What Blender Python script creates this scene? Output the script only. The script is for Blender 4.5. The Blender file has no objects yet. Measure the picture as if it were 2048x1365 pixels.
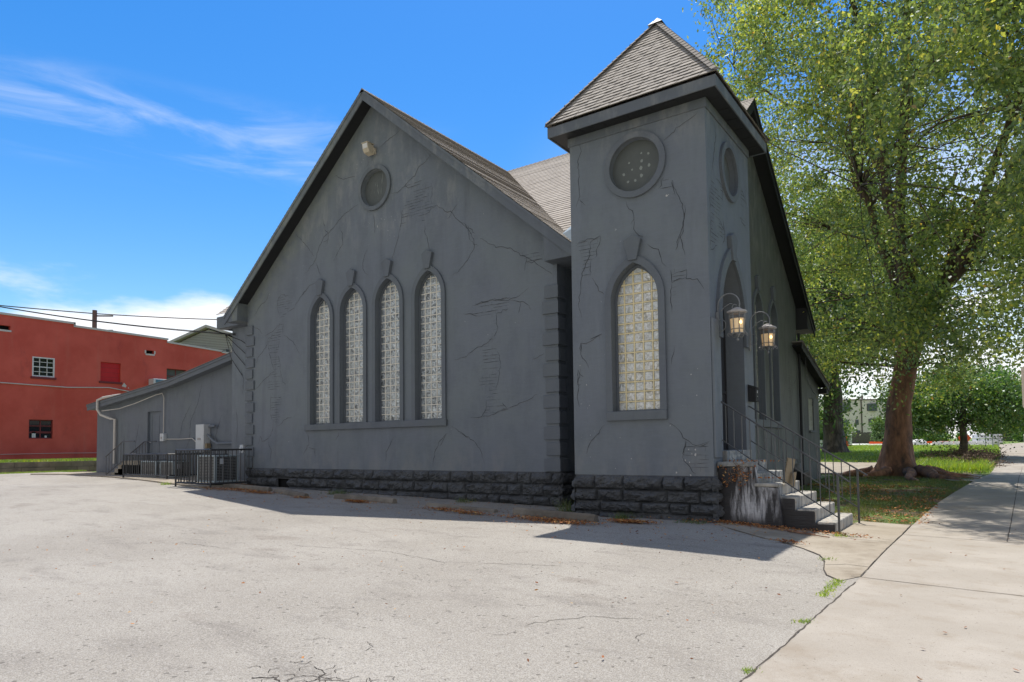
import bpy, bmesh, math, random
import numpy as np
from mathutils import Vector, Matrix, noise
from mathutils.geometry import tessellate_polygon
SC = bpy.context.scene
COL = SC.collection
R_ = math.radians

# ------------------------------------------------------------------ camera
cam_d = bpy.data.cameras.new("camera"); cam = bpy.data.objects.new("camera", cam_d); COL.objects.link(cam)
yaw, pitch, roll = R_(34.84578), R_(2.66637), R_(-.67881)
fw = Vector((-math.sin(yaw)*math.cos(pitch), math.cos(yaw)*math.cos(pitch), math.sin(pitch)))
rt = Vector((math.cos(yaw), math.sin(yaw), 0)); up = rt.cross(fw)
r2 = math.cos(roll)*rt + math.sin(roll)*up; u2 = -math.sin(roll)*rt + math.cos(roll)*up
cam.matrix_world = Matrix(((r2.x, u2.x, -fw.x, 0), (r2.y, u2.y, -fw.y, 0), (r2.z, u2.z, -fw.z, 0), (0, 0, 0, 1)))
cam_d.sensor_width = 36; cam_d.lens = 36*1345.33/2048; cam_d.shift_y = (831.57-682.5)/2048
cam_d.clip_start = .1; cam_d.clip_end = 3000
SC.camera = cam

# ------------------------------------------------------------------ sun and sky
SUN = Vector((-1.35, 2.72, 8.45)).normalized()
sd = bpy.data.lights.new("sun", 'SUN'); sd.energy = 4.5; sd.angle = R_(.55); sd.color = (1, .94, .86)
so = bpy.data.objects.new("sun", sd); COL.objects.link(so)
so.rotation_euler = SUN.to_track_quat('Z', 'Y').to_euler()
W = bpy.data.worlds.new("World"); SC.world = W; W.use_nodes = True
nt = W.node_tree; N = nt.nodes; L = nt.links; N.clear()
def nd(t, **k):
    n = N.new(t)
    for a, b in k.items(): setattr(n, a, b)
    return n
def mth(op, a, b=None, c=None):
    n = nd('ShaderNodeMath', operation=op)
    for i, v in enumerate((a, b, c)):
        if v is None: continue
        if isinstance(v, (int, float)): n.inputs[i].default_value = v
        else: L.new(v, n.inputs[i])
    return n.outputs[0]
sky = nd('ShaderNodeTexSky', sky_type='NISHITA', sun_disc=False)
sky.sun_elevation = math.asin(SUN.z); sky.sun_rotation = math.atan2(SUN.x, SUN.y); sky.air_density = 1.2; sky.dust_density = .3; sky.ozone_density = 3.0
hs = nd('ShaderNodeHueSaturation'); hs.inputs['Hue'].default_value = .506; hs.inputs['Saturation'].default_value = 1.43; hs.inputs['Value'].default_value = 1.22
L.new(sky.outputs[0], hs.inputs['Color'])
tc = nd('ShaderNodeTexCoord'); sep = nd('ShaderNodeSeparateXYZ'); L.new(tc.outputs['Generated'], sep.inputs[0])
el = sep.outputs['Z']
def nse(scale, det, vec, rough=.55, dist=0.):
    n = nd('ShaderNodeTexNoise'); n.inputs['Scale'].default_value = scale; n.inputs['Detail'].default_value = det
    n.inputs['Roughness'].default_value = rough; n.inputs['Distortion'].default_value = dist; L.new(vec, n.inputs['Vector']); return n.outputs['Fac']
def mapp(scale, rot=(0, 0, 0), loc=(0, 0, 0)):
    m = nd('ShaderNodeMapping'); m.inputs['Scale'].default_value = scale; m.inputs['Rotation'].default_value = rot; m.inputs['Location'].default_value = loc
    L.new(tc.outputs['Generated'], m.inputs['Vector']); return m.outputs[0]
def sstep(v, a, b):
    n = nd('ShaderNodeMapRange', interpolation_type='SMOOTHSTEP'); L.new(v, n.inputs['Value'])
    n.inputs['From Min'].default_value = a; n.inputs['From Max'].default_value = b; return n.outputs[0]
def vdot(d):
    n = nd('ShaderNodeVectorMath', operation='DOT_PRODUCT'); L.new(tc.outputs['Generated'], n.inputs[0]); n.inputs[1].default_value = Vector(d).normalized(); return n.outputs['Value']
low = sstep(el, .27, .12)
cum = sstep(mth('ADD', nse(3.2, 9, mapp((1, 1, 3.4), loc=(.35, .2, .1)), .55), mth('MULTIPLY', low, .30)), .64, .84)
cum = mth('MULTIPLY', cum, sstep(el, .30, .16))
# long thin streaks of high cloud
sv = mapp((1.6, 1.6, 9.5), rot=(.10, .14, 0))
stre = sstep(nse(2.2, 8, sv, .6, .9), .42, .86)
area = mth('MULTIPLY', sstep(vdot((-.79, .47, .385)), .94, .985), mth('MULTIPLY', sstep(el, .325, .375), sstep(el, .455, .405)))
stre = mth('MULTIPLY', mth('MULTIPLY', stre, area), .42)
rightw = mth('MULTIPLY', sstep(vdot((-.05, .95, .22)), .84, .97), mth('MULTIPLY', sstep(el, .50, .12), sstep(nse(2.6, 7, mapp((1, 1, 1.8)), .55), .22, .56)))
back = mth('MULTIPLY', sstep(vdot((.15, -1, .0)), -.05, .45), sstep(nse(2.0, 7, mapp((1, 1, 1.6)), .55), .34, .56))  # unseen cloud behind the camera, added as neutral fill for the front walls
zen = mth('MULTIPLY', sstep(el, .70, .92), sstep(nse(2.4, 7, mapp((1, 1, 1)), .55), .36, .60))  # unseen overhead cloud, added to take the blue out of the fill
mask = mth('MINIMUM', mth('MAXIMUM', mth('MAXIMUM', cum, stre), rightw), .96)
cl = nd('ShaderNodeMixRGB'); L.new(mask, cl.inputs['Fac']); L.new(hs.outputs[0], cl.inputs[1]); cl.inputs[2].default_value = (8.6, 8.6, 8.75, 1)
cl2 = nd('ShaderNodeMixRGB'); L.new(mth('MAXIMUM', back, zen), cl2.inputs['Fac']); L.new(cl.outputs[0], cl2.inputs[1]); cl2.inputs[2].default_value = (3.9, 3.75, 3.6, 1)
bg = nd('ShaderNodeBackground'); L.new(cl2.outputs[0], bg.inputs['Color']); bg.inputs['Strength'].default_value = .12
wo = nd('ShaderNodeOutputWorld'); L.new(bg.outputs[0], wo.inputs[0])
SC.view_settings.view_transform = 'Standard'; SC.view_settings.look = 'None'; SC.view_settings.gamma = 1; SC.view_settings.use_curve_mapping = False
SC.view_settings.exposure = .22
SC.cycles.max_bounces = 6; SC.cycles.diffuse_bounces = 4; SC.cycles.transparent_max_bounces = 8

# ------------------------------------------------------------------ terrain height
CP = [(-20.5,13.5,-1.17),(-14,13.5,-1.29),(-8,13.5,-1.41),(-7.15,12.6,-1.46),(-4.2,12.6,-1.46),(-34.5,15,-1.02),(-28,15,-1.03),(-23.5,15,-1.04),
(-2,13.2,-1.6),(-2.2,15.5,-1.6),(-1.4,5,-1.6),(-1.2,9,-1.6),(1.5,12,-1.6),(0,0,-1.6),(-6,2,-1.62),(-20,3,-1.48),(-40,0,-1.2),(-41,17,-1.05),(-41,8,-1.08),
(-5.6,27,-1.47),(-5.6,31,-1.5),(-1,20,-1.57),(-3,34,-1.42),(0,38,-1.5),(-6,38,-1.5),(2,50,-1.15),(-8,52,-1.0),(0,80,-.55),(-20,80,-.4),(0,150,.3),(-60,150,.6),
(60,150,.2),(-150,60,0),(60,30,-1.4),(60,0,-1.5),(-100,0,-.8),(0,-60,-1.6),(-60,-60,-1.4),(0,400,1.5),(-200,400,1.5),(200,400,1.5),(-10,60,-.8),(-12,9,-1.42),(-30,9,-1.2)]
_c = np.array(CP); _n = len(_c)
def _U(r2): return np.where(r2 > 0, r2*np.log(np.maximum(r2, 1e-12)), 0)*.5
_K = _U(((_c[:, None, :2]-_c[None, :, :2])**2).sum(-1)) + np.eye(_n)*.5
_Pm = np.hstack([np.ones((_n, 1)), _c[:, :2]])
_w = np.linalg.solve(np.block([[_K, _Pm], [_Pm.T, np.zeros((3, 3))]]), np.concatenate([_c[:, 2], [0, 0, 0]]))
def gza(x, y):
    x = np.asarray(x, float); y = np.asarray(y, float)
    r = (x[..., None]-_c[:, 0])**2 + (y[..., None]-_c[:, 1])**2
    return _U(r)@_w[:_n] + _w[_n] + _w[_n+1]*x + _w[_n+2]*y
def gz(x, y): return float(gza(x, y))

# ------------------------------------------------------------------ materials
MATS = {}
class NT:
    def __init__(s, name):
        m = bpy.data.materials.new(name); m.use_nodes = True; s.m = m; s.n = m.node_tree.nodes; s.l = m.node_tree.links; s.n.clear()
        s.out = s.n.new('ShaderNodeOutputMaterial'); s.b = s.n.new('ShaderNodeBsdfPrincipled'); s.l.new(s.b.outputs[0], s.out.inputs[0])
        s.tc = s.n.new('ShaderNodeTexCoord'); MATS[name] = m
    def put(s, v, sock):
        if isinstance(v, (int, float)): sock.default_value = v
        elif isinstance(v, tuple): sock.default_value = v if len(v) == len(sock.default_value) else (*v, 1)
        else: s.l.new(v, sock)
    def vec(s, scale=(1, 1, 1), rot=(0, 0, 0), uv=False):
        m = s.n.new('ShaderNodeMapping'); m.inputs['Scale'].default_value = scale; m.inputs['Rotation'].default_value = rot
        s.l.new(s.tc.outputs['UV' if uv else 'Object'], m.inputs[0]); return m.outputs[0]
    def noise(s, scale, det=4, rough=.55, vec=None, dist=0.):
        n = s.n.new('ShaderNodeTexNoise'); n.inputs['Scale'].default_value = scale; n.inputs['Detail'].default_value = det; n.inputs['Roughness'].default_value = rough
        n.inputs['Distortion'].default_value = dist; s.l.new(vec if vec is not None else s.tc.outputs['Object'], n.inputs['Vector']); return n.outputs['Fac']
    def vor(s, scale, feat='F1', vec=None, out='Distance'):
        n = s.n.new('ShaderNodeTexVoronoi'); n.feature = feat; n.inputs['Scale'].default_value = scale
        s.l.new(vec if vec is not None else s.tc.outputs['Object'], n.inputs['Vector']); return n.outputs[out]
    def rng(s, v, a, b, lo=0., hi=1.):
        n = s.n.new('ShaderNodeMapRange'); n.interpolation_type = 'SMOOTHSTEP'; s.l.new(v, n.inputs['Value'])
        n.inputs['From Min'].default_value = a; n.inputs['From Max'].default_value = b; n.inputs['To Min'].default_value = lo; n.inputs['To Max'].default_value = hi; return n.outputs[0]
    def mix(s, f, a, b, mode='MIX'):
        n = s.n.new('ShaderNodeMixRGB'); n.blend_type = mode; s.put(f, n.inputs[0]); s.put(a, n.inputs[1]); s.put(b, n.inputs[2]); return n.outputs[0]
    def math(s, op, a, b=0.):
        n = s.n.new('ShaderNodeMath'); n.operation = op; s.put(a, n.inputs[0]); s.put(b, n.inputs[1]); return n.outputs[0]
    def sep(s, v=None):
        n = s.n.new('ShaderNodeSeparateXYZ'); s.l.new(v if v is not None else s.tc.outputs['Object'], n.inputs[0]); return n.outputs
    def isl(s):
        n = s.n.new('ShaderNodeNewGeometry'); return n.outputs['Random Per Island']
    def ramp(s, v, stops):
        n = s.n.new('ShaderNodeValToRGB'); s.l.new(v, n.inputs[0]); e = n.color_ramp.elements
        while len(e) < len(stops): e.new(.5)
        for q, (p, c) in zip(e, stops): q.position = p; q.color = (*c, 1)
        return n.outputs[0]
    def bump(s, h, st=.3, d=.01, prev=None):
        n = s.n.new('ShaderNodeBump'); n.inputs['Strength'].default_value = st; n.inputs['Distance'].default_value = d; s.l.new(h, n.inputs['Height'])
        if prev is not None: s.l.new(prev, n.inputs['Normal'])
        return n.outputs[0]
    def fin(s, col, rough=.8, nrm=None, metal=0., spec=None):
        s.put(col, s.b.inputs['Base Color']); s.put(rough, s.b.inputs['Roughness']); s.put(metal, s.b.inputs['Metallic'])
        if spec is not None: s.b.inputs['Specular IOR Level'].default_value = spec
        if nrm is not None: s.l.new(nrm, s.b.inputs['Normal'])
        return s.m
def simple(name, c, rough=.7, var=.25, scale=6., metal=0., bump=.2, bs=60., spec=None):
    t = NT(name); c2 = tuple(x*(1-var) for x in c)
    return t.fin(t.mix(t.noise(scale, 5), c, c2), rough, t.bump(t.noise(bs, 3), bump, .004), metal, spec)

# slate masonry paint over plaster: mottled, a little mildewed, brushed
def paint(name, c, streak=1.0):
    t = NT(name)
    a = t.rng(t.noise(.55, 6, .6), .35, .68); b = t.rng(t.noise(2.2, 6, .65, t.vec((1, 1, .45))), .4, .72)
    g = (c[0]*1.08, c[1]*1.10, c[2]*.98); d = tuple(x*.86 for x in c)
    col = t.mix(t.math('MULTIPLY', a, .8), c, g); col = t.mix(t.math('MULTIPLY', b, .5*streak), col, d)
    brush = t.noise(9, 5, .6, t.vec((.5, .5, 3.2))); col = t.mix(t.rng(brush, .3, .75, 0, .28), col, tuple(x*1.22 for x in c))
    rain = t.rng(t.noise(3.2, 6, .65, t.vec((1, 1, .08))), .52, .72, 0, .22); col = t.mix(rain, col, tuple(x*1.35 for x in c)); drk = t.rng(t.noise(2.1, 5, .65, t.vec((1, 1, .10), (0, 0, .4))), .56, .74, 0, .35); col = t.mix(drk, col, tuple(x*.62 for x in c))
    q = t.sep(); rk = t.math('SUBTRACT', t.math('MULTIPLY', q['X'], .842), t.math('SUBTRACT', q['Z'], 22.26)); mild = t.math('MULTIPLY', t.rng(t.math('ADD', rk, t.math('MULTIPLY', t.noise(1.6, 5, .65), 1.4)), 2.5, .7, 0, 1), t.rng(t.noise(2.6, 6, .7), .30, .62)); mild = t.math('MULTIPLY', t.math('MULTIPLY', mild, t.rng(q['X'], -14.0, -15.5)), t.math('GREATER_THAN', q['X'], -20.6)); col = t.mix(t.math('MULTIPLY', mild, .9), col, (c[0]*1.45, c[1]*1.42, c[2]*1.08))
    dust = t.math('MULTIPLY', t.rng(q['Z'], .3, -.55), t.rng(t.noise(2.4, 6, .7, t.vec((1, 1, .5))), .42, .66)); col = t.mix(t.math('MULTIPLY', dust, .30), col, (.30, .29, .27))
    topd = t.math('MULTIPLY', t.rng(q['Z'], 5.6, 6.6), t.rng(t.noise(3.0, 6, .7, t.vec((1, 1, .35))), .46, .68)); col = t.mix(t.math('MULTIPLY', topd, .28), col, (.40, .40, .37))
    spk = t.rng(t.noise(7.5, 2, .5), .785, .80, 0, .5); col = t.mix(spk, col, (.42, .43, .43))
    n1 = t.bump(t.noise(3.5, 4, .6), .25, .03); n2 = t.bump(t.noise(55, 4, .6, t.vec((.6, .6, 1.6))), .22, .006, n1)
    return t.fin(col, t.rng(b, 0, 1, .62, .78), n2)
paint('slate_paint', (.158, .180, .212)); paint('trim_paint', (.126, .143, .168), .5)
paint('wing_paint', (.142, .163, .194), 1.2); paint('street_slate', (.125, .136, .138), 1.2)  # street side: a darker, less blue mix of the slate
simple('shingle_edge', (.27, .245, .215), .95, .5, 3, 0, 0)
simple('dark_void', (.006, .006, .007), .95, 0, 1, 0, 0)
simple('black_shade_trim', (.020, .021, .023), .6, .2, 5)  # near-black: paints shade into soffits and the gap wall; also on street boards
simple('dark_paint', (.026, .027, .030), .75, .2, 5)
simple('crack_highlight', (.21, .22, .235), .7, .2, 9, 0, 0)  # pale tone for the highlight painted along crack ridges
simple('crack_line', (.052, .057, .064), .9, .3, 20, 0, 0)
simple('chip_dull', (.34, .37, .35), .8, .3, 20, 0, 0)
simple('chip_white', (.62, .6, .58), .8, .3, 20, 0, 0)
t = NT('stone_paint')
spots = t.rng(t.noise(5.5, 5, .7), .66, .70); hz = t.sep()
lowz = t.rng(hz['Z'], -1.28, -1.12, 1, 0); rgt = t.rng(hz['X'], -5.6, -4.6)
f = t.math('MULTIPLY', spots, t.math('MULTIPLY', t.math('MAXIMUM', t.rng(hz['Z'], -1.44, -1.36, 1, 0), t.math('MULTIPLY', rgt, lowz)), 1.))
col = t.mix(t.noise(6, 5), (.070, .075, .080), (.12, .126, .132)); st_ = t.vor(1.9, 'F1', t.vec((1, 1, 1.9)), 'Color'); col = t.mix(t.rng(t.sep(st_)['X'], 0, 1, 0, .5), col, (.042, .045, .050)); col = t.mix(f, col, (.5, .46, .41))
t.fin(col, .55, t.bump(t.noise(24, 7, .7), .8, .035))
t = NT('shingle')
uv = t.vec((1, 1, 1), uv=True)
br = t.n.new('ShaderNodeTexBrick'); t.l.new(uv, br.inputs['Vector']); br.inputs['Scale'].default_value = 1; br.inputs['Brick Width'].default_value = .31; br.inputs['Row Height'].default_value = .14
br.inputs['Mortar Size'].default_value = .004; br.inputs['Color1'].default_value = (.42, .385, .34, 1); br.inputs['Color2'].default_value = (.62, .575, .515, 1); br.inputs['Mortar'].default_value = (.06, .055, .05, 1)
br.offset = .5
col = t.mix(.5, br.outputs['Color'], t.ramp(t.noise(1.4, 5, .6, t.vec((.6, 2.5, 1), uv=True)), [(.3, (.41, .375, .33)), (.7, (.60, .555, .495))]))
col = t.mix(t.rng(t.noise(120, 2, .6, t.vec((1, 1, 1), uv=True)), .3, .7, 0, .45), col, (.15, .13, .12))
t.fin(col, .95, t.bump(t.noise(200, 2), .3, .004))
# asphalt: pale, worn, with dark aggregate specks and hairline cracks
t = NT('asphalt')
sp = t.vor(230); sp2 = t.noise(95, 3, .7)
big = t.noise(.32, 6, .6); mid = t.noise(1.7, 6, .65, t.vec((.5, 1.3, 1), (0, 0, .5)))
col = t.mix(t.rng(big, .35, .65), (.345, .320, .278), (.420, .395, .348)); col = t.mix(t.rng(mid, .50, .76, 0, .75), col, (.22, .20, .175))
col = t.mix(t.rng(sp2, .47, .62, 0, .75), col, (.155, .145, .13)); col = t.mix(t.rng(sp, .0, .26, .75, 0), col, (.56, .55, .53)); col = t.mix(t.rng(t.noise(55, 2, .5), .69, .72, 0, .8), col, (.10, .085, .07))
oil = t.rng(t.noise(.9, 5, .6, t.vec((1, 1.8, 1), (0, 0, .3))), .60, .74, 0, .55); col = t.mix(oil, col, (.20, .17, .14))
wv = t.n.new('ShaderNodeVectorMath'); wv.operation = 'ADD'; t.l.new(t.tc.outputs['Object'], wv.inputs[0])
nc = t.n.new('ShaderNodeTexNoise'); nc.inputs['Scale'].default_value = 2.4; nc.inputs['Detail'].default_value = 6; t.l.new(t.tc.outputs['Object'], nc.inputs['Vector']); t.l.new(nc.outputs['Color'], wv.inputs[1])
cr = t.vor(.42, 'DISTANCE_TO_EDGE', wv.outputs[0]); crk = t.math('MULTIPLY', t.rng(cr, .0, .006, 1, 0), t.rng(t.noise(.7, 3), .5, .6)); col = t.mix(t.math('MULTIPLY', crk, .6), col, (.13, .115, .10))
cellc = t.sep(t.vor(125, 'F1', None, 'Color'))['X']; col = t.mix(t.math('MULTIPLY', t.rng(cellc, .55, .98), .34), col, (.14, .125, .11)); c2 = t.sep(t.vor(95, 'F1', t.vec((1, 1, 1), (0, 0, .7)), 'Color'))['Y']; col = t.mix(t.math('MULTIPLY', t.rng(c2, .6, .98), .3), col, (.62, .60, .56)); c3 = t.sep(t.vor(34, 'F1', None, 'Color'))['Z']; col = t.mix(t.rng(c3, .985, .99, 0, .6), col, (.07, .06, .05))
t.fin(col, .92, t.bump(sp2, .6, .008, t.bump(cellc, .5, .006)))
def concrete(name, c1, c2, dirt):
    t = NT(name); col = t.mix(t.rng(t.noise(.8, 6, .6), .35, .68), c1, c2); col = t.mix(t.rng(t.noise(2.6, 6, .65), .48, .80, 0, .7), col, dirt); col = t.mix(t.rng(t.noise(.55, 6, .7, t.vec((1, 1, 1), (0, 0, 1))), .52, .66, 0, .5), col, dirt)
    col = t.mix(t.rng(t.noise(150, 2, .6), .5, .68, 0, .45), col, tuple(x*.5 for x in c1)); col = t.mix(t.rng(t.noise(38, 2, .5), .70, .73, 0, .7), col, tuple(x*.35 for x in dirt))
    return t.fin(col, .9, t.bump(t.noise(110, 3, .7), .35, .004))
concrete('concrete', (.36, .325, .275), (.425, .388, .335), (.28, .23, .17)); concrete('concrete_old', (.33, .285, .22), (.41, .365, .295), (.19, .155, .11))
concrete('kerb_stone', (.19, .162, .125), (.29, .255, .205), (.10, .085, .065)); concrete('retaining', (.20, .155, .10), (.30, .245, .17), (.08, .07, .05))
simple('joint', (.085, .072, .06), .95, .4, 9, 0, 0)
t = NT('lawn_soil')
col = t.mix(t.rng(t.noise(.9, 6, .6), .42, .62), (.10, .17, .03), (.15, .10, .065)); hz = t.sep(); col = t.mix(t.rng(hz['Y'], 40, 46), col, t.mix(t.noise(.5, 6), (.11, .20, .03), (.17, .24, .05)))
t.fin(col, .95, t.bump(t.noise(30, 5), .6, .03))
t = NT('step_paint')
hz = t.sep(); col = t.mix(t.noise(5, 5), (.022, .020, .021), (.045, .042, .043))
drip = t.rng(t.noise(6.5, 6, .7, t.vec((1, 1, .16))), .42, .64); blot = t.rng(t.noise(3, 5, .6), .40, .55)
m1 = t.math('MULTIPLY', t.rng(hz['X'], -3.98, -3.80), t.rng(hz['X'], -3.15, -2.95, 1, 0)); m1 = t.math('MULTIPLY', m1, t.rng(hz['Z'], -1.5, -1.25))
col = t.mix(t.math('MULTIPLY', t.math('MULTIPLY', drip, m1), .95), col, (.60, .60, .62))
t.fin(col, .6, t.bump(t.noise(9, 5, .6, t.vec((.5, .5, 2))), .5, .03))
t = NT('step_tread')
hz = t.sep(); col = t.mix(t.rng(t.noise(7, 6, .7, t.vec((1, 1, .2))), .4, .65), (.50, .47, .41), (.20, .205, .205)); col = t.mix(t.rng(t.noise(9, 5), .55, .7, 0, .8), col, (.36, .27, .20))
col = t.mix(t.math('MULTIPLY', t.rng(hz['Z'], -.8, -.6), .55), col, t.mix(t.rng(t.noise(6, 5, .7), .5, .56), (.19, .215, .23), (.6, .58, .52)))
t.fin(col, .85, t.bump(t.noise(60, 4), .3, .006))
# glass blocks
def gblock(name, stops, mort):
    t = NT(name); i = t.isl(); sw = t.noise(12, 3, .6, t.vec((1, 1, 1)), 1.2); c = t.ramp(sw, stops)
    c = t.mix(t.rng(i, 0, 1, 0, .45), c, (.56, .60, .61)); t.fin(c, .28, t.bump(t.noise(22, 3, .6, None, 1.2), .6, .02), .62, .8)
    simple(name+'_mortar', mort, .8, .10, 8, 0, 0)
gblock('block_clear', [(.34, (.07, .075, .08)), (.45, (.28, .30, .31)), (.57, (.55, .59, .61)), (.70, (.86, .91, .93))], (.90, .86, .76))
gblock('block_warm', [(.34, (.34, .33, .28)), (.46, (.60, .58, .53)), (.60, (.78, .77, .74)), (.75, (.97, .95, .88))], (.92, .80, .50))
gblock('block_side', [(.30, (.10, .11, .10)), (.5, (.26, .28, .25)), (.72, (.42, .44, .40))], (.52, .52, .46))
t = NT('oculus_board')
dots = t.rng(t.vor(4.6, 'F1', t.vec((1, 1, 1))), .16, .30, 1, 0); sel = t.rng(t.noise(3.1, 2), .44, .50)
col = t.mix(t.noise(4, 6, .7), (.090, .100, .098), (.135, .148, .142)); t.fin(col, .7, t.bump(t.noise(9, 5), .3, .01))
# red building
t = NT('red_paint')
col = t.mix(t.rng(t.noise(.5, 6, .6), .3, .7), (.56, .080, .050), (.68, .120, .080)); col = t.mix(t.rng(t.noise(2.2, 6, .7, t.vec((1, 1, .12))), .5, .78, 0, .45), col, (.56, .16, .11))
col = t.mix(t.rng(t.noise(1.1, 5, .6, t.vec((1, 1, .5))), .58, .75, 0, .4), col, (.30, .05, .045))
bk = t.n.new('ShaderNodeTexBrick'); t.l.new(t.vec((1, 1, 1), (R_(90), 0, R_(90))), bk.inputs['Vector']); bk.inputs['Scale'].default_value = 1; bk.inputs['Brick Width'].default_value = .4; bk.inputs['Row Height'].default_value = .2; bk.inputs['Mortar Size'].default_value = .012
t.fin(col, .8, t.bump(bk.outputs['Fac'], -.12, .02))
simple('red_shutter', (.62, .012, .012), .6, .25, 3); simple('white_trim', (.72, .70, .66), .6, .15, 4); simple('coping', (.66, .62, .57), .8, .2, 2)
simple('window_dark', (.012, .014, .018), .08, .3, 2, 0, 0, 1, .8); simple('red_trim', (.20, .03, .028), .7)
simple('blue_panel', (.10, .23, .32), .4); simple('galv', (.45, .46, .47), .4, .2, 8, .6); simple('white_metal', (.62, .65, .67), .45, .1, 8, 0, .05)
simple('cable_white', (.66, .62, .56), .7, .2, 9); simple('cable_black', (.015, .015, .016), .6)
simple('rail_iron', (.11, .115, .12), .45, .3, 20, .3); simple('cage_iron', (.055, .058, .062), .5, .3, 20, .2)
simple('ac_body', (.42, .50, .53), .5, .15, 5, .2); simple('ac_fin', (.36, .37, .37), .5, .3, 12, .5)
simple('flood_metal', (.62, .54, .40), .5, .2, 10); simple('flood_glass', (.75, .74, .70), .15, .1, 30)
simple('lamp_iron', (.30, .31, .32), .5, .35, 30, .4); simple('lamp_cap', (.50, .47, .45), .7, .3, 20)
t = NT('lamp_glass'); t.fin((.75, .62, .42), .3); t.b.inputs['Emission Color'].default_value = (1, .60, .24, 1); t.b.inputs['Emission Strength'].default_value = .16
t = NT('lamp_bulb'); t.fin((1, .8, .5), .3); t.b.inputs['Emission Color'].default_value = (1, .62, .25, 1); t.b.inputs['Emission Strength'].default_value = 2.6
simple('house_siding', (.33, .38, .37), .8, .1, 2); simple('house_trim', (.50, .54, .53), .7); simple('cream_siding', (.84, .80, .73), .85, .06, .4)
simple('far_glass', (.10, .14, .15), .2, .3, .8); simple('frame_brown', (.10, .075, .065), .7); simple('wood_fence', (.16, .145, .135), .9, .35, 1.5)
simple('wrap_white', (.85, .87, .90), .5, .25, 2.5); simple('orange', (.85, .10, .01), .5, .1, 2); simple('gravel_white', (.72, .72, .70), .9, .15, 1)
simple('sign_back', (.66, .58, .47), .6, .06, 4); simple('pole_wood', (.13, .14, .12), .9, .3, 3)
simple('board_wood', (.38, .30, .19), .8, .4, 9); simple('black_plastic', (.012, .012, .013), .35, .2, 8); simple('grey_plastic', (.22, .23, .23), .5)
def bark(name, c1, c2, c3):
    t = NT(name); v = t.noise(3.4, 7, .7, t.vec((1, 1, .28))); col = t.ramp(v, [(.32, c1), (.52, c2), (.72, c3)])
    col = t.mix(t.rng(t.noise(1.2, 5, .6), .52, .64, 0, .7), col, c1)
    t.fin(col, .9, t.bump(t.noise(8, 7, .7, t.vec((1, 1, .3))), .8, .05))
bark('bark_tan', (.085, .058, .044), (.30, .155, .09), (.50, .27, .16)); bark('bark_limb', (.05, .040, .033), (.12, .085, .062), (.22, .15, .105)); bark('bark_grey', (.055, .047, .042), (.15, .125, .11), (.34, .28, .21)); bark('twig', (.09, .06, .045), (.16, .11, .08), (.24, .17, .12))
def leafm(name, stops, tr=.52):
    t = NT(name); c = t.ramp(t.isl(), stops); t.n.remove(t.b)
    big = t.noise(.45, 3, .5); c = t.mix(t.rng(big, .44, .66, 0, .6), c, t.mix(1., c, (1.6, 1.4, .8), 'MULTIPLY'))
    d = t.n.new('ShaderNodeBsdfDiffuse'); t.l.new(c, d.inputs[0]); tl = t.n.new('ShaderNodeBsdfTranslucent'); t.l.new(t.mix(1., c, (1.40, 1.38, .72), 'MULTIPLY'), tl.inputs[0])
    gl = t.n.new('ShaderNodeBsdfGlossy'); gl.inputs['Roughness'].default_value = .45; gl.inputs[0].default_value = (.8, .85, .9, 1)
    m1 = t.n.new('ShaderNodeMixShader'); m1.inputs[0].default_value = tr; t.l.new(d.outputs[0], m1.inputs[1]); t.l.new(tl.outputs[0], m1.inputs[2])
    m2 = t.n.new('ShaderNodeMixShader'); m2.inputs[0].default_value = .07; t.l.new(m1.outputs[0], m2.inputs[1]); t.l.new(gl.outputs[0], m2.inputs[2]); t.l.new(m2.outputs[0], t.out.inputs[0])
leafm('leaf_main', [(0, (.095, .155, .062)), (.4, (.18, .265, .095)), (.8, (.33, .43, .14)), (.98, (.54, .54, .15)), (1, (.45, .28, .09))])
leafm('leaf_dark', [(0, (.07, .145, .05)), (.5, (.12, .21, .065)), (1, (.20, .31, .085))], .4)
leafm('leaf_maple', [(0, (.06, .15, .045)), (.5, (.11, .225, .06)), (.9, (.20, .34, .085)), (1, (.42, .44, .10))], .4)
leafm('leaf_far', [(0, (.06, .11, .045)), (1, (.12, .19, .07))], .35)
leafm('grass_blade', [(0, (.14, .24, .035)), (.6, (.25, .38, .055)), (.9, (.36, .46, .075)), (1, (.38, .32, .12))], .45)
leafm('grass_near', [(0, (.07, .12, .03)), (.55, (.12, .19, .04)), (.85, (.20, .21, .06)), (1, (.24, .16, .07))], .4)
t = NT('dead_leaf'); t.fin(t.ramp(t.isl(), [(0, (.16, .055, .02)), (.4, (.34, .12, .035)), (.8, (.50, .22, .06)), (1, (.55, .38, .15))]), .8)
t = NT('dead_twig'); t.fin(t.ramp(t.isl(), [(0, (.07, .05, .035)), (1, (.20, .13, .08))]), .9)

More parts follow.
